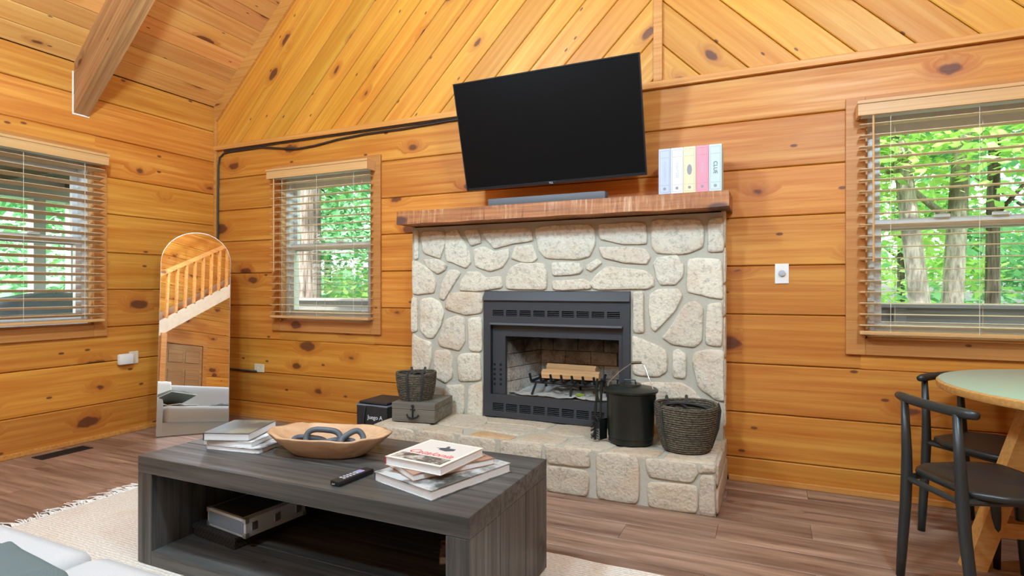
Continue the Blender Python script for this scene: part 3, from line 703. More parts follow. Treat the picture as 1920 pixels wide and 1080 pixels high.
# grate
gt = thing('fire_grate', 'black iron grate standing in the ashes of the firebox', 'grate', (3.42, .05, .425))
for yy in (-.09, .10): obj('cross_bar', MB().tube([(-.24, yy, .085), (.24, yy, .085)], .008, 8), 'iron', gt)
me = MB().tube([(0, -.15, .15), (0, -.125, .10), (0, -.09, .095), (0, .10, .095), (0, .14, .13)], .009, 6).mesh('grate_bar'); me.materials.append(M['iron'])
for k in range(7): link('grate_bar', me, None, gt, (-.225+k*.075, 0, 0))
for sx in (-.2, .05, .22):
    obj('leg', MB().tube([(sx, -.09, .085), (sx*1.12, -.115, 0)], .008, 6), 'iron', gt); obj('leg', MB().tube([(sx, .10, .085), (sx*1.05, .12, .01)], .008, 6), 'iron', gt)
def firelog(label, loc, rot, L, r):
    mb = MB(); n = 12; sec = [(-1, -.6), (.2, -.75), (1, -.3), (.8, .35), (-.1, .75), (-.9, .4)]; vs = []
    for k in range(n+1):
        x = -L/2+L*k/n
        for i, (a, b) in enumerate(sec): q = .12*noise.noise(Vector((x*8, i*3, r*50))); vs.append((x, a*r*(1+q), b*r*(1+q)))
    m6 = len(sec); mb.add(vs, [(k*m6+i, k*m6+(i+1) % m6, (k+1)*m6+(i+1) % m6, (k+1)*m6+i) for k in range(n) for i in range(m6)]+[tuple(range(m6)), tuple(n*m6+i for i in range(m6-1, -1, -1))])
    return tag(obj('firewood_log', mb, 'firelog', None, loc, rot), label, 'firewood', 'split logs on the grate')
firelog('split pale log lying on the bars of the grate', (3.45, .02, .566), (0, 0, .06), .40, .042)
firelog('split pale log stacked on top of the other one on the grate', (3.43, .10, .602), (.2, .01, -.04), .36, .034)
mb = MB().prismz([(-.03, 0), (-.01, .02), (.01, .012), (.03, .02), (.022, -.005), (.03, -.02), (0, -.012), (-.02, -.02)], 0, .004)
tag(obj('dry_leaf', mb, 'leafbit', None, (3.535, -.045, .443), (.5, .2, .3)), 'small yellow-green leaf lying in the ashes', 'leaf')

# ---------------------------------------------------------------- leaning mirror
MA, MT, MW, MH = .80, .132, .50, 1.62
mr = thing('floor_mirror', 'tall frameless arched mirror leaning in the wall corner', 'mirror', (.363, -.807, 0), MA)
tl = bpy.data.objects.new('mirror_panel', None)
poly = [(0, .004), (MW, .004)]+[(MW/2+MW/2*math.cos(PI*k/28), MH-MW/2+MW/2*math.sin(PI*k/28)) for k in range(29)]
mb = MB(); mb.add([(x, -.006, z) for x, z in poly], [tuple(range(len(poly)))])
rotm = (-MT, 0, 0)
gl = obj('mirror_glass', mb, 'mirror', mr, (0, 0, .004), rotm)
ins = [(MW/2+(x-MW/2)*1.012, max(.0, MH/2+(z-MH/2)*1.004)) for x, z in poly]
obj('back_panel', MB().prism(ins, -.004, .014), 'medge', mr, (0, 0, .004), rotm)
obj('stand_leg', MB().box(MW/2-.03, MW/2+.03, 0, .012, 0, 1.0), 'black', mr, (0, .36, .0), (.20, 0, 0))

# ---------------------------------------------------------------- television and mantel objects
tv = thing('television', 'large black flat-screen television tilted down above the mantel', 'television', (3.386, -.284, 2.182)); tv.rotation_euler = (.267, -.017, .032)
w2, h2 = .615, .3535
obj('screen', MB().box(-w2+.008, w2-.008, -.006, 0, -h2+.018, h2-.008), 'screen', tv)
obj('bezel', MB().box(-w2, -w2+.008, -.010, .012, -h2, h2).box(w2-.008, w2, -.010, .012, -h2, h2).box(-w2+.008, w2-.008, -.010, .012, h2-.008, h2).box(-w2+.008, w2-.008, -.010, .012, -h2, -h2+.018), 'tvframe', tv)
obj('rear_housing', MB().box(-w2+.002, w2-.002, .001, .03, -h2+.002, h2-.002, .008).box(-.42, .42, .03, .065, -.28, .12, .02), 'rubber', tv)
lg = obj('logo_plate', MB().box(-.035, .035, -.013, -.010, -h2-.004, -h2+.014, .002), 'tvframe', tv)
text('logo_lettering', 'TCL', .016, 'whitetext', lg, (0, -.0135, -h2+.006), (PI/2, 0, 0))
mt = tag(obj('wall_mount', MB().box(3.2, 3.6, -.02, 0, 2.05, 2.30, .003).tube([(3.30, -.02, 2.14), (3.30, -.16, 2.16)], .018, 8).tube([(3.48, -.02, 2.14), (3.48, -.16, 2.16)], .018, 8), 'black'), 'black steel bracket behind the television', 'tv mount')
sb = thing('soundbar', 'slim grey soundbar lying on the mantel under the television', 'soundbar', (3.365, -.235, 1.7045))
obj('body', MB().box(-.405, .405, -.04, .04, 0, .052, .014), 'grey', sb, smooth=True)
games = [('MONOPOLY', C(186, 192, 212), 'blue-grey'), ('YAHTZEE', C(226, 224, 226), 'white'), ('', C(238, 222, 172), 'cream yellow'), ('SORRY', C(236, 146, 160), 'pink'), ('CLUE', C(196, 212, 210), 'pale green')]
for i, (s, c, nm) in enumerate(games):
    x = 4.092+i*.0702; t = thing('boxed_game', '%s book-shaped board game box standing on the mantel' % nm, 'board game', (x+.035, -.285, 1.7045), .02, 'row of book-shaped game boxes')
    m = plain('game_cover_'+nm.replace(' ', '_'), c, .5, var=.03)
    obj('box_cover', MB().box(-.0345, .0345, 0, .175, 0, .268, .004), m, t)
    pk = bpy.data.materials.get('spine_line') or plain('spine_line', C(*[int(q) for q in (150, 146, 150)]), .6)
    ln = MB()
    for (a, b, z0, z1) in ((-.027, -.0255, .012, .256), (.0255, .027, .012, .256), (-.027, .027, .0125, .014), (-.027, .027, .254, .2555), (-.027, .027, .052, .0535), (-.027, .027, .214, .2155)): ln.box(a, b, -.0006, .002, z0, z1)
    obj('spine_rules', ln, pk, t)
    if s == 'CLUE': text('spine_title', s, .030, 'inktext', t, (0, -.0008, .135), (PI/2, PI/2, 0))
    elif s: text('spine_title', s, .021, pk.name if pk.name in M else 'button', t, (0, -.0008, .135), (PI/2, PI/2, 0))
    else: obj('spine_emblem', MB().lathe([(.014, 0), (.014, .001), (.010, .001)], 20), pk, t, (0, -.0002, .135), (PI/2, 0, 0)).scale = (1, 2.2, 1)
    obj('spine_badge', MB().lathe([(.009, 0), (.009, .001)], 10), pk, t, (0, -.0002, .033), (PI/2, 0, 0))

# cables, outlets, vent
tag(obj('tv_cable', MB().tube([(2.95, -.012, 2.408), (2.5, -.012, 2.404), (2.1, -.012, 2.392), (1.75, -.012, 2.392), (1.45, -.012, 2.378), (1.2, -.012, 2.352), (1.0, -.012, 2.345), (.8, -.012, 2.372), (.6, -.012, 2.40), (.2, -.012, 2.40), (.12, -.012, 2.392), (.07, -.014, 2.36), (.05, -.014, 2.28), (.044, -.014, 2.0), (.044, -.014, .6), (.05, -.014, .47), (.09, -.014, .42), (.53, -.012, .42)], .0085, 6), 'cable', smooth='all'), 'dark television cable sagging below the gable moulding and down the corner', 'cable')
tag(obj('aerial_cable', MB().tube([(2.95, -.01, 2.421), (1.6, -.01, 2.417), (.12, -.01, 2.415)], .007, 6), 'cable'), 'thin dark cable running straight under the gable moulding', 'cable')
t = thing('wall_outlet', 'ivory wall outlet low on the wall between mirror and black bag', 'outlet', (.558, 0, .448))
obj('plate', MB().box(-.057, .057, -.008, 0, -.036, .036, .003), 'ivory', t)
for a in (-.026, .026): obj('socket', MB().box(a-.014, a+.014, -.0095, -.008, -.016, .016, .003), 'ivory', t)
t = thing('wall_outlet', 'white wall outlet beside the plug-in adapter under the porch window', 'outlet', (0, -.755, .598), PI/2)
obj('plate', MB().box(-.036, .036, -.008, 0, -.05, .05, .003), 'ivory', t)
obj('socket', MB().box(-.014, .014, -.0095, -.008, -.03, .03, .003), 'ivory', t)
tag(obj('plug_adapter', MB().box(-.055, .055, -.05, -.008, -.042, .042, .014), 'white', None, (0, -.835, .594), (0, 0, PI/2), smooth=True), 'rounded white plug-in adapter on the left pine wall', 'adapter')
t = thing('dimmer_switch', 'white wall plate with a round dial right of the fireplace', 'switch', (4.752, 0, 1.242))
obj('plate', MB().box(-.037, .037, -.008, 0, -.058, .058, .003), 'white', t)
obj('dial', MB().lathe([(.019, 0), (.017, .014), (.012, .016)], 20), 'button', t, (0, -.008, .002), (PI/2, 0, 0), smooth=True)
t = thing('floor_register', 'dark metal floor vent beside the left wall', 'floor vent', (.165, -1.344, 0))
obj('frame', MB().box(-.065, .065, -.16, -.147, 0, .004).box(-.065, .065, .147, .16, 0, .004).box(-.065, -.052, -.147, .147, 0, .004).box(.052, .065, -.147, .147, 0, .004), 'iron', t)
obj('cavity', MB().box(-.052, .052, -.147, .147, -.001, .0012), 'void', t)
me = MB().box(-.052, .052, -.003, .003, 0, .0036).mesh('slat'); me.materials.append(M['iron'])
for k in range(19): link('slat', me, None, t, (0, -.135+k*.015, 0))

# ---------------------------------------------------------------- rug
rx0, rx1, ry0, ry1 = 1.37, 4.9, -3.75, -1.375
rg = thing('area_rug', 'cream woven jute rug with a fringed end under the coffee table', 'rug', ((rx0+rx1)/2, (ry0+ry1)/2, 0))
a, b = (rx1-rx0)/2, (ry1-ry0)/2
mb = MB(); nx, ny = 60, 48; vs = []
for j in range(ny+1):
    for i in range(nx+1):
        x = -a+2*a*i/nx; y = -b+2*b*j/ny; e = .006*noise.noise(Vector((x*7, y*7, 2))); vs.append((x+(e if i in (0, nx) else 0), y+(e if j in (0, ny) else 0), .009+.0015*noise.noise(Vector((x*5, y*5, 0)))))
mb.add(vs, [(j*(nx+1)+i, j*(nx+1)+i+1, (j+1)*(nx+1)+i+1, (j+1)*(nx+1)+i) for j in range(ny) for i in range(nx)])
mb.box(-a+.004, a-.004, -b+.004, b-.004, .0005, .0075)
obj('weave', mb, 'rug', rg, smooth='all')
mb = MB(); rr = random.Random(5)
for sx in (-1, 1):
    y = -b
    while y < b:
        L = rr.uniform(.05, .13); d = rr.uniform(-.05, .05); x0 = sx*(a-.005)
        mb.tube([(x0, y, .009), (x0+sx*L*.4, y+d*.3, rr.uniform(.006, .02)), (x0+sx*L, y+d, .004)], [.004, .0035, .0025], 4); y += rr.uniform(.006, .011)
f = obj('fringe', mb, 'throw', rg); f['kind'] = 'stuff'

# ---------------------------------------------------------------- coffee table
tx0, tx1, ty0, ty1, tz = 2.275, 3.857, -2.168, -1.505, .456; Z0 = .011
ct = thing('coffee_table', 'black stained wooden box coffee table with an open front', 'coffee table', ((tx0+tx1)/2, (ty0+ty1)/2, Z0))
cx, cy = (tx0+tx1)/2, (ty0+ty1)/2; L_, D_ = tx1-tx0, ty1-ty0
def slab(name, sx, sy, sz, loc, rot):      # local x = grain, y = thickness, z = width
    return obj(name, MB().box(-sx/2, sx/2, -sy/2, sy/2, -sz/2, sz/2, .004), 'table', ct, loc, rot)
for k in range(3):
    yy = -D_/2+D_*(k+.5)/3
    slab('top_board', L_, .069, D_/3-.0012, (0, yy, tz-.0345-Z0), (-PI/2, 0, 0))
    slab('shelf_board', L_-.17, .058, D_/3-.0012, (0, yy, .029), (-PI/2, 0, 0))
    for sx in (-1, 1): slab('side_board', tz-.069-Z0, .085, D_/3-.0012, (sx*(L_/2-.0425), yy, (tz-.069-Z0)/2), (0, -PI/2, PI/2))
slab('back_panel', L_-.17, .018, tz-.069-.058-Z0, (0, D_/2-.012, (tz-.069-Z0+.058)/2), (0, 0, 0))

def book(name, label, cat, loc, rz, w, d, h, cov, group=None, spine=None, overhang=.003):
    t = thing(name, label, cat, loc, rz, group)
    c = obj('cover', MB().box(-w/2, w/2, -d/2, d/2, 0, .0025).box(-w/2, w/2, -d/2, d/2, h-.0025, h), cov, t)
    obj('spine', MB().box(-w/2-.001, -w/2+.003, -d/2, d/2, .0025, h-.0025), spine or cov, t)
    obj('page_block', MB().box(-w/2+.003, w/2-overhang, -d/2+overhang, d/2-overhang, .0025, h-.0025), 'pages', t)
    return t
dk = cover_mat('landscape_cover', C(84, 84, 80), C(150, 144, 118), 7.0, .5)
ph = cover_mat('grey_photo_cover', C(206, 204, 202), C(96, 90, 92), 9.0, .52)
wh = cover_mat('white_photo_cover', C(224, 222, 222), C(120, 112, 110), 6.0, .55)
tp = tz+.0006
book('book', 'large thin photo book at the bottom of the stack by the bowl', 'book', (2.575, -1.832, tp), .14, .275, .27, .020, ph, 'books by the bowl')
book('book', 'white book in the middle of the stack by the bowl', 'book', (2.53, -1.828, tp+.0206), .21, .235, .275, .021, wh, 'books by the bowl')
book('book', 'dark landscape-covered book on top of the stack by the bowl', 'book', (2.515, -1.855, tp+.0422), .35, .205, .245, .034, dk, 'books by the bowl', spine=plain('dark_spine', C(52, 52, 54), .5))
bw1 = cover_mat('black_white_photo_cover', C(188, 186, 182), C(96, 94, 90), 8.0, .48)
br = cover_mat('copper_photo_cover', C(166, 124, 100), C(92, 62, 52), 9.0, .5)
cr = cover_mat('cream_cover', C(222, 212, 198), C(222, 212, 198), 6.0, .8)
book('book', 'big white-edged photo book at the bottom of the stack by the remote', 'book', (3.585, -1.866, tp), -.28, .31, .40, .033, bw1, 'books by the remote', spine=plain('grey_spine', C(80, 84, 92), .5))
book('book', 'copper-covered book skewed in the middle of the stack by the remote', 'book', (3.556, -1.847, tp+.0336), -.53, .235, .335, .024, br, 'books by the remote', spine=plain('slate_spine', C(96, 98, 108), .5))
bt = book('book', 'cream book with a red script title on top of the stack', 'book', (3.555, -1.878, tp+.0582), -.10, .252, .268, .031, cr, 'books by the remote', spine=plain('red_spine', C(176, 50, 62), .5))
pic = cover_mat('cover_print', C(206, 196, 184), C(120, 108, 98), 14.0, .47)
obj('cover_picture', MB().box(-.112, .112, -.12, -.055, .0311, .0315), cover_mat('cover_print_dark', C(180, 170, 158), C(92, 84, 76), 22.0, .42), bt)
obj('cover_panel', MB().box(-.112, .112, -.054, .12, .0311, .0315), plain('cover_panel_beige', C(206, 196, 186), .4, var=.03), bt)
text('title_lettering', 'Catalonia', .052, 'redtext', bt, (.0, -.028, .0317), (0, 0, 0), .35)
obj('cover_bird', MB().prismz([(-.01, .03), (.03, .022), (.055, .04), (.05, .062), (.02, .06), (.012, .08), (.0, .082), (.002, .06), (-.03, .045), (-.008, .042)], .0316, .0318), 'inktext', bt)

# dough bowl
def oval(k, n): a = 2*PI*k/n; c, s = math.cos(a), math.sin(a); return math.copysign(abs(c)**.85, c), math.copysign(abs(s)**.9, s)
bo = thing('dough_bowl', 'carved oval wooden dough bowl in the middle of the coffee table', 'bowl', (2.985, -1.81, tp), .22)
mb = MB(); n = 48; prof = [(.0, .0), (.15, .0), (.165, .006), (.215, .045), (.262, .088), (.265, .094), (.245, .094), (.20, .060), (.155, .030), (.10, .022), (.0, .02)]
vs = []
for (r, z) in prof:
    for k in range(n):
        c, s = oval(k, n); wv = 1+.03*noise.noise(Vector((c*2.2, s*2.2, 1))); tip = 1+.05*max(0, abs(c)-.85)/.15 if r > .2 else 1
        vs.append((c*r*wv*tip, s*r*.56*wv, z+(.010*noise.noise(Vector((c*2.5, s*2.5, 7))) if r > .2 else 0)-(.006 if r > .2 and abs(s) > .8 else 0)))
mb.add(vs, [(i*n+k, i*n+(k+1) % n, (i+1)*n+(k+1) % n, (i+1)*n+k) for i in range(len(prof)-1) for k in range(n)])
obj('bowl_body', mb, 'bowl', bo, smooth='all')
lk = thing('chain_decor', 'chunky grey chain links lying in the dough bowl', 'ornament', (2.985, -1.81, tp+.024), .22)
def linkring(L, w, r, loc, rot):
    pts = [(L/2*math.cos(2*PI*k/28)*(1.0), w/2*math.sin(2*PI*k/28), 0) for k in range(28)]
    pts = [(math.copysign(abs(x/(L/2))**.6, x)*L/2, math.copysign(abs(y/(w/2))**.8, y)*w/2, 0) for x, y, z in pts]
    obj('chain_link', MB().tube(pts, r, 10, True), 'link', lk, loc, rot, smooth='all')
linkring(.15, .075, .0125, (-.03, .0, .035), (1.15, .05, .1)); linkring(.13, .07, .0125, (-.085, -.015, .022), (.25, .15, .3)); linkring(.14, .07, .0125, (.05, -.02, .022), (.2, -.08, -.15)); linkring(.095, .06, .0125, (.105, .0, .036), (1.0, -.4, .9))

# remote
rc = thing('remote_control', 'black remote control with grey buttons on the coffee table', 'remote', (3.298, -2.035, tp), 1.48)
obj('body', MB().box(-.088, .088, -.0225, .0225, 0, .019, .006), 'rubber', rc, smooth=True)
obj('direction_pad', MB().box(.02, .05, -.014, .014, .018, .0205, .002), 'purple', rc)
for i in range(5):
    for j in range(2): obj('button', MB().box(-.055+i*.016, -.045+i*.016, -.013+j*.015, -.003+j*.015, .018, .021, .002), 'button', rc)
obj('loop', MB().tube([(-.092, -.006, .01), (-.098, 0, .01), (-.092, .006, .01)], .002, 6), 'wire', rc)

# on the lower shelf
sz = Z0+.058+.0006
tr_ = thing('woven_tray', 'black woven lidded tray box on the lower shelf of the table', 'tray box', (2.545, -1.80, sz), -.10)
obj('box', MB().box(-.145, .145, -.205, .205, 0, .034, .004), 'weave', tr_); obj('lid', MB().box(-.149, .149, -.209, .209, .034, .052, .004), 'weave', tr_)
cs = thing('aluminium_case', 'silver aluminium case with black top on the woven tray box', 'case', (2.605, -1.845, sz+.0526), -.12)
obj('shell', MB().box(-.135, .135, -.15, .15, 0, .078, .004), 'silver', cs); obj('lid_panel', MB().box(-.122, .10, -.138, .138, .078, .0795), 'black', cs); obj('side_panel', MB().box(-.122, .122, -.1515, -.15, .012, .066), 'piping', cs)
for a in (-.11, .0, .11): obj('latch', MB().box(.135, .141, a-.014, a+.014, .025, .06, .002), 'wire', cs)
for a in (-1, 1):
    for b in (-1, 1):
        for zc in (-.0002, .060): obj('corner_cap', MB().box(a*.128-.01, a*.128+.01, b*.143-.01, b*.143+.01, zc, zc+.021, .003), 'wire', cs)
book('book', 'small red-patterned book far inside the lower shelf', 'book', (3.56, -1.66, sz), .5, .20, .15, .03, cover_mat('red_pattern_cover', C(196, 150, 140), C(120, 40, 44), 18, .48))

# ---------------------------------------------------------------- hearth objects
bg_ = thing('nylon_bag', 'black nylon game bag with white lettering on the floor beside the hearth', 'bag', (2.158, -.33, 0))
mb = MB(); vs = []
for z, e in ((0, 0), (.02, .004), (.18, -.003), (.335, .004), (.345, 0)):
    for x, y in ((-.126, -.14), (0, -.146), (.126, -.14), (.128, 0), (.126, .14), (0, .144), (-.126, .14), (-.128, 0)): vs.append((x+math.copysign(e, x), y+math.copysign(e, y), z))
mb.add(vs, [(r*8+k, r*8+(k+1) % 8, r*8+8+(k+1) % 8, r*8+8+k) for r in range(4) for k in range(8)]+[tuple(range(7, -1, -1)), tuple(32+k for k in range(8))])
obj('body', mb, 'nylon', bg_)
obj('lid', MB().box(-.122, .122, -.135, .135, .345, .362, .012), 'nylon', bg_)
obj('piping', MB().tube([(-.130, -.145, .338), (.130, -.145, .338), (.130, .145, .338), (-.130, .145, .338)], .006, 6, True), 'piping', bg_)
obj('carry_strap', MB().tube([(-.05, -.150, .33), (-.055, -.162, .26), (-.06, -.158, .16), (-.06, -.154, .05)], .007, 6), 'nylon', bg_)
text('lettering', 'Juego A', .040, 'whitetext', bg_, (.035, -.1535, .258), (PI/2, 0, 0))

ch = thing('wooden_chest', 'low grey wooden box with an anchor handle on the hearth', 'box', (2.516, -.374, .274), .178)
obj('body', MB().box(-.152, .152, -.167, .167, 0, .082, .003), 'chest', ch); obj('lid', MB().box(-.153, .153, -.168, .168, .084, .124, .003), 'chest', ch)
an = obj('anchor_handle', MB().tube([(0, -.176, .098), (0, -.176, .03)], .0045, 6).tube([(-.042, -.174, .05), (-.03, -.182, .034), (0, -.186, .026), (.03, -.182, .034), (.042, -.174, .05)], .006, 6).tube([(-.016, -.176, .085), (.016, -.176, .085)], .004, 6).tube([(.008*math.cos(k), -.176, .106+.008*math.sin(k)) for k in [q*PI/5 for q in range(10)]], .003, 5, True), 'iron', ch)

def basket(name, label, loc, rb, rt, H, coils, straps):
    t = thing(name, label, 'basket', loc, .4, 'seagrass baskets on the hearth')
    mb = MB(); prof = []
    for k in range(coils*4+1):
        q = k/(coils*4); bulge = math.sin(q*PI*.8)*.10; r = rb+(rt-rb)*q**.7+rb*bulge*.5; prof.append((r+.0035*math.sin(k*PI/2), H*q))
    inn = [(r-.014, z) for r, z in prof[::-1] if z > .012]; prof2 = prof+[(prof[-1][0]-.007, H+.004)]+inn
    n = 40; vs = []; rr = random.Random(3)
    for i, (r, z) in enumerate(prof2):
        for k in range(n): a = 2*PI*k/n; j = 1+.012*noise.noise(Vector((math.cos(a)*4, math.sin(a)*4, z*30)))+.02*noise.noise(Vector((math.cos(a), math.sin(a), z*3))); vs.append((r*j*math.cos(a), r*j*math.sin(a), z+.004*math.sin(a*2+1)*(z/H)))
    m_ = len(prof2); mb.add(vs, [(i*n+k, i*n+(k+1) % n, (i+1)*n+(k+1) % n, (i+1)*n+k) for i in range(m_-1) for k in range(n)]+[tuple(range(n-1, -1, -1)), tuple((m_-1)*n+k for k in range(n))])
    obj('woven_body', mb, 'rope', t, smooth='all')
    R = rt*1.0
    for a in straps:
        c, s = math.cos(a), math.sin(a); rm = rb+(rt-rb)*.6+rb*.05+.006
        obj('strap', MB().tube([(c*(rb*.98+.004), s*(rb*.98+.004), .012), (c*rm, s*rm, H*.5), (c*(R+.006), s*(R+.006), H*.9), (c*(R+.004), s*(R+.004), H+.012), (c*(R-.02), s*(R-.02), H*.85)], .0095, 6), 'strap', t)
    for p, q in zip(straps[::2], straps[1::2]):
        pts = [(math.cos(p+(q-p)*k/8)*(R-.022), math.sin(p+(q-p)*k/8)*(R-.022), H*.80+.10*H*math.sin(PI*k/8)) for k in range(9)]
        obj('handle', MB().tube(pts, .008, 6), 'strap', t)
    return t
basket('seagrass_basket', 'small dark seagrass basket with straps standing on the grey wooden box', (2.475, -.395, .3985), .108, .136, .182, 15, (4.45, 5.18, 1.3, 2.0))
basket('seagrass_basket', 'large dark seagrass basket on the hearth beside the ash bucket', (4.268, -.425, .274), .125, .168, .245, 20, (3.6, -.35, 1.3, 2.0))

bk = thing('ash_bucket', 'black metal ash bucket with lid and wire bail on the hearth', 'bucket', (3.955, -.405, .274), .0)
obj('body', MB().lathe([(.124, 0), (.128, .004), (.126, .03), (.130, .034), (.138, .275), (.142, .280), (.142, .288)], 40), 'bucket', bk, smooth=True)
ld = obj('lid', MB().lathe([(.150, .286), (.156, .290), (.156, .300), (.148, .306), (.07, .318), (.062, .322), (.060, .332), (.0, .334)], 40, cap=False), 'bucket', bk, smooth=True)
obj('lid_handle', MB().tube([(-.035, -.02, .325), (-.03, -.02, .355), (.03, -.02, .355), (.035, -.02, .325)], .005, 8), 'bucket', ld)
for sx in (-1, 1): obj('ear', MB().box(-.016, .016, -.004, .004, -.016, .016, .002), 'iron', bk, (sx*.1385, -.0, .262), (0, 0, PI/2))
bl_ = obj('bail', MB().tube([(.145, -.0, .262), (.138, -.01, .29), (.10, .03, .36), (.065, .06, .435), (.045, .07, .445)], .0025, 6).tube([(-.145, -.0, .262), (-.13, .0, .33), (-.07, .04, .395), (-.01, .07, .44)], .0025, 6), 'wire', bk)
obj('grip', MB().tube([(-.012, .07, .441), (.047, .07, .447)], .008, 8), 'brass', bl_)
t = thing('fire_shovel', 'black fireside shovel hooked on the side of the ash bucket', 'shovel', (3.785, -.43, .274))
obj('handle', MB().tube([(.006, -.005, .33), (.0, -.005, .18), (-.002, -.006, .12)], [.009, .006, .007], 8), 'bucket', t)
obj('blade', MB().prism([(-.03, .0), (.03, .0), (.034, .12), (-.034, .12)], -.008, -.004), 'bucket', t, (.01, 0, 0), (0, 0, 1.1))
t = thing('hearth_brush', 'black bristled hearth brush hanging beside the shovel', 'brush', (3.768, -.49, .274))
obj('handle', MB().tube([(.012, .0, .36), (.006, .0, .24), (.0, 0, .17)], [.008, .006, .009], 8), 'bucket', t)
mb = MB(); rr = random.Random(2)
for k in range(70):
    z = .02+.13*k/70
    for a in (rr.uniform(0, 6.28), rr.uniform(0, 6.28)): mb.tube([(0, 0, z), (.027*math.cos(a), .022*math.sin(a), z-.012)], .0016, 3)
f = obj('bristles', mb, 'rubber', t); f['kind'] = 'stuff'
obj('core', MB().tube([(0, 0, .18), (0, 0, .008)], .007, 8), 'rubber', t)

# ---------------------------------------------------------------- dining table and chairs
DT = (5.985, -.665)
dt = thing('dining_table', 'round dining table with sage green top and light oak edge', 'table', (DT[0], DT[1], 0))
obj('top', MB().lathe([(.612, .7505), (.612, .754), (.60, .756), (0, .756)], 64, cap=False), 'green', dt, smooth=True)
obj('edge_band', MB().lathe([(.60, .716), (.616, .718), (.620, .724), (.620, .746), (.612, .752)], 64), 'tableleg', dt, smooth=True)
for k in range(4):
    a = math.radians(190+90*k); c, s = math.cos(a), math.sin(a); R = Matrix.Rotation(a, 3, 'Z')
    # local: x outward, y tangential
    mb = MB(); mb.add([tuple(R @ Vector(p)) for p in [(.50, -.034, 0), (.575, -.034, 0), (.575, .034, 0), (.50, .034, 0), (.27, -.034, .715), (.345, -.034, .715), (.345, .034, .715), (.27, .034, .715)]], [(0, 1, 2, 3), (4, 5, 6, 7), (0, 1, 5, 4), (1, 2, 6, 5), (2, 3, 7, 6), (3, 0, 4, 7)])
    obj('leg', mb, 'tableleg', dt)
    mb = MB(); z0 = .145+.0 if k % 2 == 0 else .147
    mb.add([tuple(R @ Vector(p)) for p in [(0, -.03, z0), (.48, -.03, z0), (.48, .03, z0), (0, .03, z0), (0, -.03, z0+.06), (.46, -.03, z0+.06), (.46, .03, z0+.06), (0, .03, z0+.06)]], [(0, 1, 2, 3), (4, 5, 6, 7), (0, 1, 5, 4), (1, 2, 6, 5), (2, 3, 7, 6), (3, 0, 4, 7)])
    obj('stretcher', mb, 'tableleg', dt)

def make_chair(loc, rz, label):
    t = thing('dining_chair', label, 'chair', loc, rz, 'black dining chairs')
    out = [(-.135, -.19), (.135, -.19), (.20, -.10), (.215, .10), (.19, .20), (-.19, .20), (-.215, .10), (-.20, -.10)]
    p = smooth_poly(out, 3); n = len(p); mb = MB(); vs = []
    for s, z in ((.93, .425), (.985, .428), (1, .440), (.985, .450), (.90, .449), (.5, .442), (.02, .440)):
        vs += [(x*s, y*s, z) for x, y in p]
    mb.add(vs, [(i*n+k, i*n+(k+1) % n, (i+1)*n+(k+1) % n, (i+1)*n+k) for i in range(6) for k in range(n)]+[tuple(range(n-1, -1, -1)), tuple(6*n+k for k in range(n))])
    obj('seat', mb, 'chair', t, smooth='all')
    for sx in (-1, 1):
        obj('leg', MB().tube([(sx*.185, -.205, 0), (sx*.170, -.208, .12), (sx*.146, -.212, .30), (sx*.136, -.214, .42), (sx*.132, -.217, .52), (sx*.128, -.228, .72)], [.0155, .018, .0195, .020, .018, .013], 10), 'chair', t, smooth='all')
        obj('leg', MB().tube([(sx*.235, .235, 0), (sx*.20, .20, .22), (sx*.17, .165, .43)], [.013, .018, .018], 10), 'chair', t, smooth='all')
        obj('seat_rail', MB().tube([(sx*.137, -.213, .415), (sx*.17, .165, .415)], .012, 8), 'chair', t)
    obj('back_seat_rail', MB().tube([(-.137, -.213, .41), (.137, -.213, .41)], .012, 8), 'chair', t)
    pts = [(-.192+.384*k/12, -.228-.028*math.sin(PI*k/12)+.02, .726) for k in range(13)]
    obj('top_rail', MB().tube(pts, [.014]+[.0185]*11+[.014], 12), 'chair', t, smooth='all')
    return t
make_chair((5.435, -1.04, 0), -1.125, 'black wooden dining chair with curved top rail nearest the fireplace side of table')
make_chair((5.625, -.422, 0), -2.35, 'black wooden dining chair tucked between the round table and the window wall')

# ---------------------------------------------------------------- sofa (foreground and mirror)
def soft(sx, sy, sz, seed=0, e=.42, amp=.01, nu=28, nv=16):
    mb = MB(); vs = []
    sg = lambda v, p: math.copysign(abs(v)**p, v)
    for j in range(nv+1):
        v = -PI/2+PI*j/nv
        for i in range(nu):
            u = 2*PI*i/nu; x = sg(math.cos(v), e)*sg(math.cos(u), e); y = sg(math.cos(v), e)*sg(math.sin(u), e); z = sg(math.sin(v), e)
            d = 1+amp*noise.noise(Vector((x*2.1+seed, y*2.1, z*2.1)))/max(.02, min(sx, sy, sz))*.5
            vs.append((x*sx/2*d, y*sy/2*d, z*sz/2*d))
    mb.add(vs, [(j*nu+i, j*nu+(i+1) % nu, (j+1)*nu+(i+1) % nu, (j+1)*nu+i) for j in range(nv) for i in range(nu)])
    return mb
sf = thing('sofa', 'white slipcovered sofa facing the fireplace across the coffee table', 'sofa', (3.06, -3.25, .011))
obj('base', MB().box(-1.26, 1.26, -.44, .44, .02, .26, .02), 'sofa', sf, smooth=True)
for k in range(2): obj('seat_cushion', MB().box(-.586, .586, -.40, .40, -.095, .095, .045), 'sofa', sf, (-.59+k*1.18, .085, .350), smooth='all')
obj('backrest', soft(2.46, .28, .62, 5, .25, .01), 'sofa', sf, (0, -.34, .48), smooth='all')
for sx in (-1, 1): obj('armrest', MB().box(-.10, .10, -.45, .46, .02, .54, .06), 'sofa', sf, (sx*1.285, 0, 0), smooth=True)
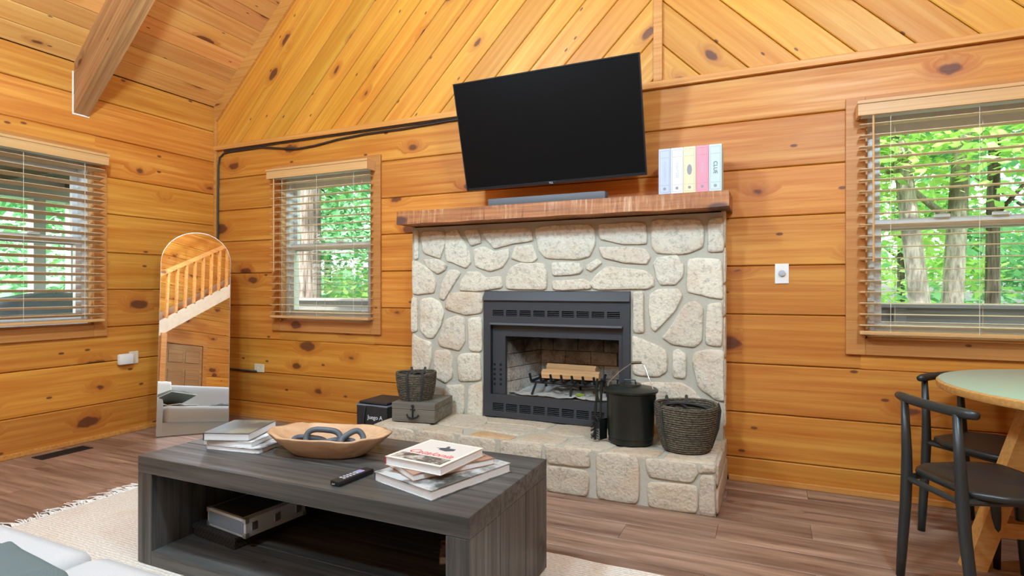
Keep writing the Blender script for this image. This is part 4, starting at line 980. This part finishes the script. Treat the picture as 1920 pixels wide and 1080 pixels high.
for sx in (-1, 1):
    for sy in (-1, 1): obj('foot', MB().box(sx*1.2-.03, sx*1.2+.03, sy*.38-.03, sy*.38+.03, 0, .02), 'black', sf)
def pillow(label, loc, rot, s=.48):
    mb = MB(); n = 18; vs = []
    for side in (1, -1):
        for j in range(n+1):
            for i in range(n+1):
                u, v = -1+2*i/n, -1+2*j/n; h = (max(0, 1-u*u)**.5*max(0, 1-v*v)**.5)**.75; w = .012*noise.noise(Vector((u*2.5, v*2.5, loc[0]*9)))+.010*noise.noise(Vector((u*6+v*3, v*2, loc[0]*5)))
                pin = 1-.06*(1-abs(u))*(abs(v) > .99)-.0
                k1 = 1-.10*(1-v*v); k2 = 1-.10*(1-u*u); vs.append((u*s/2*k2, v*s/2*k1, (.085*h+(w if h > .1 else 0)) if side > 0 else -.05*h))
    m = (n+1)*(n+1)
    mb.add(vs, [(o_+j*(n+1)+i, o_+j*(n+1)+i+1, o_+(j+1)*(n+1)+i+1, o_+(j+1)*(n+1)+i) for o_ in (0, m) for j in range(n) for i in range(n)])
    t = thing('throw_pillow', label, 'pillow', loc, 0, 'grey pillows on the sofa'); t.rotation_euler = rot
    obj('cushion', mb, 'pillow', t, smooth='all')
    ring = [(-1+2*q/12, -1) for q in range(12)]+[(1, -1+2*q/12) for q in range(12)]+[(1-2*q/12, 1) for q in range(12)]+[(-1, 1-2*q/12) for q in range(12)]
    obj('welt', MB().tube([(u*s/2*(1-.10*(1-u*u)), v*s/2*(1-.10*(1-v*v)), 0) for u, v in ring], .0045, 6, True), 'throw', t)
    return t
t = thing('throw_pillow', 'crumpled grey linen pillow lying flat near the front edge of the sofa', 'pillow', (3.03, -3.085, .472), -.10, 'grey pillows on the sofa')
mb = soft(.58, .38, .075, 3, .5, .0, 48, 28)
mb.v = [(x, y, z+(.016*noise.noise(Vector((x*9+y*5, y*4, 1)))+.014*noise.noise(Vector((x*20, y*9, 6))) if z > 0 else 0)) for x, y, z in mb.v]
obj('cushion', mb, 'pillow', t, smooth='all')
pillow('grey linen pillow with white piping beside the sofa arm', (2.16, -3.12, .555), (.30, .05, -.25), .44)
# white throw over the arm and back
mb = MB(); nx, ny = 26, 40; vs = []
for j in range(ny+1):
    for i in range(nx+1):
        x = 1.80+.62*i/nx; s = j/ny*1.25
        if s < .36: y, z = -3.42+.0*s, .815+.0; y = -3.66+s*.62; z = .815
        elif s < .72: y = -3.66+.223+(s-.36)*.12; z = .815-(s-.36)*.95
        else: y = -3.394+(s-.72)*.9; z = .473
        z += .018*noise.noise(Vector((x*9, s*7, 0)))+.012*noise.noise(Vector((x*22, s*15, 4)))+.016; vs.append((x+.02*noise.noise(Vector((s*6, x*3, 1))), y, z))
mb.add(vs, [(j*(nx+1)+i, j*(nx+1)+i+1, (j+1)*(nx+1)+i+1, (j+1)*(nx+1)+i) for j in range(ny) for i in range(nx)])
o = obj('throw_blanket', mb, 'throw', None, smooth='all'); md = o.modifiers.new('thick', 'SOLIDIFY'); md.thickness = .008
tag(o, 'rumpled white throw draped over the back of the sofa', 'blanket')

# ---------------------------------------------------------------- rear of the room: staircase and door
stc = thing('staircase', 'pine staircase with turned-square balusters along the rear wall', 'staircase', (1.5, -6.15, 0))
sl_ = .66; x_a, x_b = 1.05, 6.9
def low(x): return 1.86+sl_*(x-3.73)
for yy in (-5.78, -6.52):
    mb = MB(); xa = x_a; P4 = [(xa-1.5, max(0, low(xa))), (x_b-1.5, low(x_b)), (x_b-1.5, low(x_b)+.27), (xa-1.5, low(xa)+.27)]
    mb.prism(P4, yy+6.15-.02, yy+6.15+.02); obj('stringer', mb, plain('pale_stringer', C(196, 164, 134), .5, var=.15, scale=12) if 'pale_stringer' not in bpy.data.materials else bpy.data.materials['pale_stringer'], stc)
x = x_a+.1
while x < x_b-.2:
    z = low(x)+.20
    link('tread', plank_mesh(.70, .28, .035, .004, 'stair'), None, stc, (x+.14-1.5, 0, z), (-PI/2, 0, PI/2)); x += .30
me = MB().box(-.02, .02, -.02, .02, 0, .86).mesh('baluster'); me.materials.append(M['stair'])
x = x_a+.15
while x < x_b-.1:
    link('baluster', me, None, stc, (x-1.5, .37, low(x)+.25)); x += .175
mb = MB(); mb.prism([(x_a-1.5, low(x_a)+1.08), (x_b-1.5, low(x_b)+1.08), (x_b-1.5, low(x_b)+1.17), (x_a-1.5, low(x_a)+1.17)], .34, .40); obj('handrail', mb, 'stair', stc)
obj('newel_post', MB().box(x_a-1.5-.05, x_a-1.5+.05, .32, .42, 0, 1.35, .006), 'stair', stc)
for px in (3.95, 6.6): obj('support_post', MB().box(px-1.5-.05, px-1.5+.05, .32, .42, 0, low(px)+.01), 'stair', stc)
dr = bpy.data.objects.new('door_1', None); COL.objects.link(dr); dr.location = (4.98, -DEP, 0); dr.rotation_euler = (0, 0, PI); struct(dr, 'panelled wooden door under the staircase')
obj('leaf', MB().box(-.40, .40, -.03, .0, .01, 2.03, .003), 'door', dr)
for i in range(2):
    for z0, z1 in ((.18, .80), (.95, 1.55), (1.68, 1.92)): obj('raised_panel', MB().box(-.33+i*.36, -.03+i*.36, -.042, -.03, z0, z1, .01), 'door', dr)
obj('door_casing', MB().box(-.50, -.405, -.045, 0, 0, 2.13).box(.405, .50, -.045, 0, 0, 2.13).box(-.405, .405, -.045, 0, 2.04, 2.13), 'stair', dr)
obj('door_handle', MB().lathe([(.012, 0), (.012, .03), (.028, .04), (.028, .06), (.01, .07)], 16), 'iron', dr, (.34, -.042, 1.0), (PI/2, 0, 0))

# ---------------------------------------------------------------- guessed pendant lamps, out of view, added to light the room
for i, (x, y, z, lb) in enumerate(((2.5, -2.6, 3.2, 'nearest the porch window'), (5.4, -2.9, 3.2, 'above the dining side'), (3.2, -5.0, 3.75, 'in front of the staircase'))):
    t = thing('unseen_pendant', 'unseen globe pendant lamp added to light the room, %s' % lb, 'pendant lamp', (x, y, z), 0, 'unseen globe pendants added for light')
    top = EAVE+SL*(x if x <= XR else W-x)-z
    obj('globe', MB().lathe([(.002, -.16)]+[(.16*math.sin(PI*k/14), -.16*math.cos(PI*k/14)) for k in range(1, 14)]+[(.002, .16)], 24), 'globe', t, smooth='all')
    obj('collar', MB().lathe([(.05, .155), (.05, .19), (.02, .21)], 16), 'black', t); obj('stem', MB().tube([(0, 0, .20), (0, 0, top)], .008, 8), 'black', t)
    obj('canopy', MB().lathe([(.06, top-.08), (.06, top-.02)], 16), 'black', t)

# ---------------------------------------------------------------- outdoors
struct(obj('ground', MB().box(-45, 50, -40, 60, -1.9, -1.6), 'ground'), 'wooded ground around the cabin')
dk_ = struct(obj('porch_deck', MB().box(-3.4, 9.5, .16, 2.3, -.16, -.08).box(-3.4, -.16, -6.5, .16, -.16, -.08), 'porchdark'), 'weathered grey porch deck')
y = .16
while y < 2.28:
    link('deck_board', plank_mesh(12.9, .137, .025, .003, 'deck'), None, dk_, (3.05, y+.07, -.055), (-PI/2, 0, 0)); y += .143
x = -3.38
while x < -.2:
    link('deck_board', plank_mesh(6.6, .137, .025, .003, 'deck'), None, dk_, (x+.07, -3.16, -.055), (-PI/2, 0, PI/2)); x += .143
rl = thing('porch_railing', 'weathered grey wooden railing along the porch behind the fireplace wall', 'railing', (3.0, 2.2, -.05))
obj('top_rail', MB().box(-6.4, 6.4, -.02, .02, .90, 1.04).box(-6.4, 6.4, -.07, .07, 1.04, 1.07), 'deck', rl)
obj('bottom_rail', MB().box(-6.4, 6.4, -.02, .02, .10, .19), 'deck', rl)
me = MB().box(-.018, .018, -.018, .018, .10, .95).mesh('baluster'); me.materials.append(M['deck'])
for k in range(92): link('baluster', me, None, rl, (-6.3+k*.14, .04, 0))
for k in range(8): obj('post', MB().box(-6.3+k*1.8-.045, -6.3+k*1.8+.045, -.045, .045, 0, 1.04), 'deck', rl)
# covered side porch seen through the left window
pr_ = struct(obj('porch_roof', MB().box(-3.5, -.16, -6.5, .95, 2.46, 2.55), 'porchdark'), 'dark underside of the side porch roof')
for k in range(10): obj('joist', MB().box(-3.4, -.16, -6.0+k*.72, -5.96+k*.72, 2.36, 2.46), 'porchdark', pr_)
obj('header', MB().box(-3.45, -3.3, -6.5, .95, 2.22, 2.46), 'porchgrey', pr_)
for k, yy in enumerate((-3.4, -1.7, -.35, .22, .62, .88)):
    tag(obj('porch_post', MB().box(-3.44, -3.31, yy-.065, yy+.065, -.055, 2.22, .006), 'porchgrey'), 'square grey porch post standing under the side porch roof', 'post', 'posts of the side porch')
r2 = thing('porch_railing', 'weathered grey wooden railing between the side porch posts', 'railing', (-3.37, -2.0, -.05))
obj('top_rail', MB().box(-.03, .03, -4.4, 2.9, .92, 1.0), 'deck', r2); obj('bottom_rail', MB().box(-.02, .02, -4.4, 2.9, .1, .18), 'deck', r2)
for k in range(51): link('baluster', me, None, r2, (0, -4.3+k*.14, 0))
gr = thing('porch_grill', 'grill under a grey domed cover on the side porch', 'grill', (-1.55, -.52, -.05))
mb = MB(); n = 24; vs = []
for r, z in ((.50, .05), (.52, .5), (.53, .86), (.52, .94), (.46, 1.04), (.34, 1.11), (.16, 1.15), (.01, 1.16)):
    for k in range(n): a = 2*PI*k/n; vs.append((.62*r*math.copysign(abs(math.cos(a))**.6, math.cos(a)), 1.25*r*math.copysign(abs(math.sin(a))**.6, math.sin(a)), z+.01*math.sin(5*a)))
mb.add(vs, [(i*n+k, i*n+(k+1) % n, (i+1)*n+(k+1) % n, (i+1)*n+k) for i in range(7) for k in range(n)]); obj('cover', mb, 'cover', gr, smooth=True)
for a in (-1, 1):
    for b in (-1, 1): obj('leg', MB().tube([(a*.2, b*.45, .005), (a*.2, b*.45, .3)], .02, 8), 'iron', gr)

def tree(name, label, loc, trunk, r0, H, seed, leafm, bark, nl, crown, cz, cr, leaf=.14, group='trees around the cabin', lean=(0, 0), branches=5):
    t = thing(name, label, 'tree', loc, 0, group); rr = random.Random(seed); mb = MB()
    pts = []; rad = []
    for k in range(9):
        q = k/8; pts.append((lean[0]*q+.12*math.sin(q*5+seed)*q, lean[1]*q+.1*math.cos(q*4+seed)*q, H*q)); rad.append(r0*(1-.75*q))
    mb.tube(pts, rad, 10); 
    for k in range(branches):
        q = .35+.5*rr.random(); i = int(q*8); b = Vector(pts[i]); a = rr.uniform(0, 6.28); L = rr.uniform(.8, 1.8)*cr*.5
        mb.tube([b, b+Vector((math.cos(a)*L*.5, math.sin(a)*L*.5, L*.45)), b+Vector((math.cos(a)*L, math.sin(a)*L, L*.8))], [rad[i]*.45, rad[i]*.3, .01], 6)
    obj('trunk', mb, bark, t, smooth='all')
    vs = []; fs = []; ncl = crown
    cl = [(rr.gauss(0, .45)*cr+lean[0]*.6, rr.gauss(0, .45)*cr+lean[1]*.6, cz+rr.uniform(-1, 1)*(H-cz)*.95, rr.uniform(.35, .8)*cr*.45) for _ in range(ncl)]
    for _ in range(nl):
        c = rr.choice(cl); d = Vector((rr.gauss(0, 1), rr.gauss(0, 1), rr.gauss(0, .6)))*c[3]*.6; p = Vector(c[:3])+d
        u = Vector((rr.gauss(0, 1), rr.gauss(0, 1), rr.gauss(0, .5))).normalized(); w = u.cross(Vector((rr.gauss(0, .4), rr.gauss(0, .4), 1))).normalized(); s = leaf*rr.uniform(.6, 1.3)
        b = len(vs); vs += [p-u*s*.6, p+w*s*.38-u*s*.1, p+u*s*.6, p-w*s*.38-u*s*.1]; fs.append((b, b+1, b+2, b+3))
    me = bpy.data.meshes.new('foliage'); me.from_pydata([tuple(p) for p in vs], [], fs); f = link('foliage', me, leafm, t); f['kind'] = 'stuff'
    return t
GZ = -1.6
tree('maple_tree', 'young maple with bright leaves arching over the porch railing', (8.6, 5.2, GZ), 0, .10, 8.5, 1, 'leaf1', 'bark', 9000, 30, 6.0, 3.0, .13, branches=1)
tree('birch_tree', 'pale birch trunk leaning towards the pine wall behind the dining window', (6.60, 5.0, GZ), 0, .15, 9, 2, 'leaf1', 'bark', 8000, 26, 6.6, 2.4, .13, lean=(-.7, 0), branches=1)
tree('birch_tree', 'pale birch trunk leaning away from its pair behind the dining window', (6.68, 5.3, GZ), 0, .15, 9.5, 3, 'leaf1', 'bark', 8000, 26, 6.9, 2.6, .13, lean=(.6, .2), branches=1)
tree('birch_tree', 'thin straight grey trunk standing apart behind the dining window', (7.60, 6.6, GZ), 0, .11, 10, 4, 'leaf2', 'bark2', 6000, 26, 7.2, 2.6, .13, branches=1)
tree('pine_tree', 'thick furrowed pine trunk close outside the window by the mirror', (-2.78, 4.0, GZ), 0, .29, 14, 5, 'leaf2', 'bark2', 3000, 18, 10.5, 2.8, .16, branches=2)
tree('maple_tree', 'slim grey tree behind the thick pine trunk', (-3.4, 7.2, GZ), 0, .13, 9, 6, 'leaf2', 'bark2', 7000, 28, 6.2, 2.6, .13)
k = 0; rr = random.Random(11)
for (x, y) in ((-6.5, 6.5), (-5.2, 9.5), (-8.5, 9), (-3.2, 11.5), (-10.5, 13), (-6.5, 14), (-1.0, 14.5), (2.0, 15), (5.2, 13.0), (6.2, 10.6), (10.5, 9.5), (10.2, 13), (7.8, 14.5), (13, 12), (12.2, 16.5), (16, 15), (-7.5, 1.5), (-8.2, 4.2), (-10.5, -.5), (-11, 6), (-13.5, 3), (-12.5, 10)):
    tree('forest_tree', 'leafy green forest tree beyond the porch', (x, y, GZ), 0, rr.uniform(.1, .2), rr.uniform(8.5, 12), 20+k, 'leaf2' if k % 3 else 'leaf1', 'bark2', 11000, 40, 4.4, 3.2, .17, group='forest trees beyond the porch'); k += 1
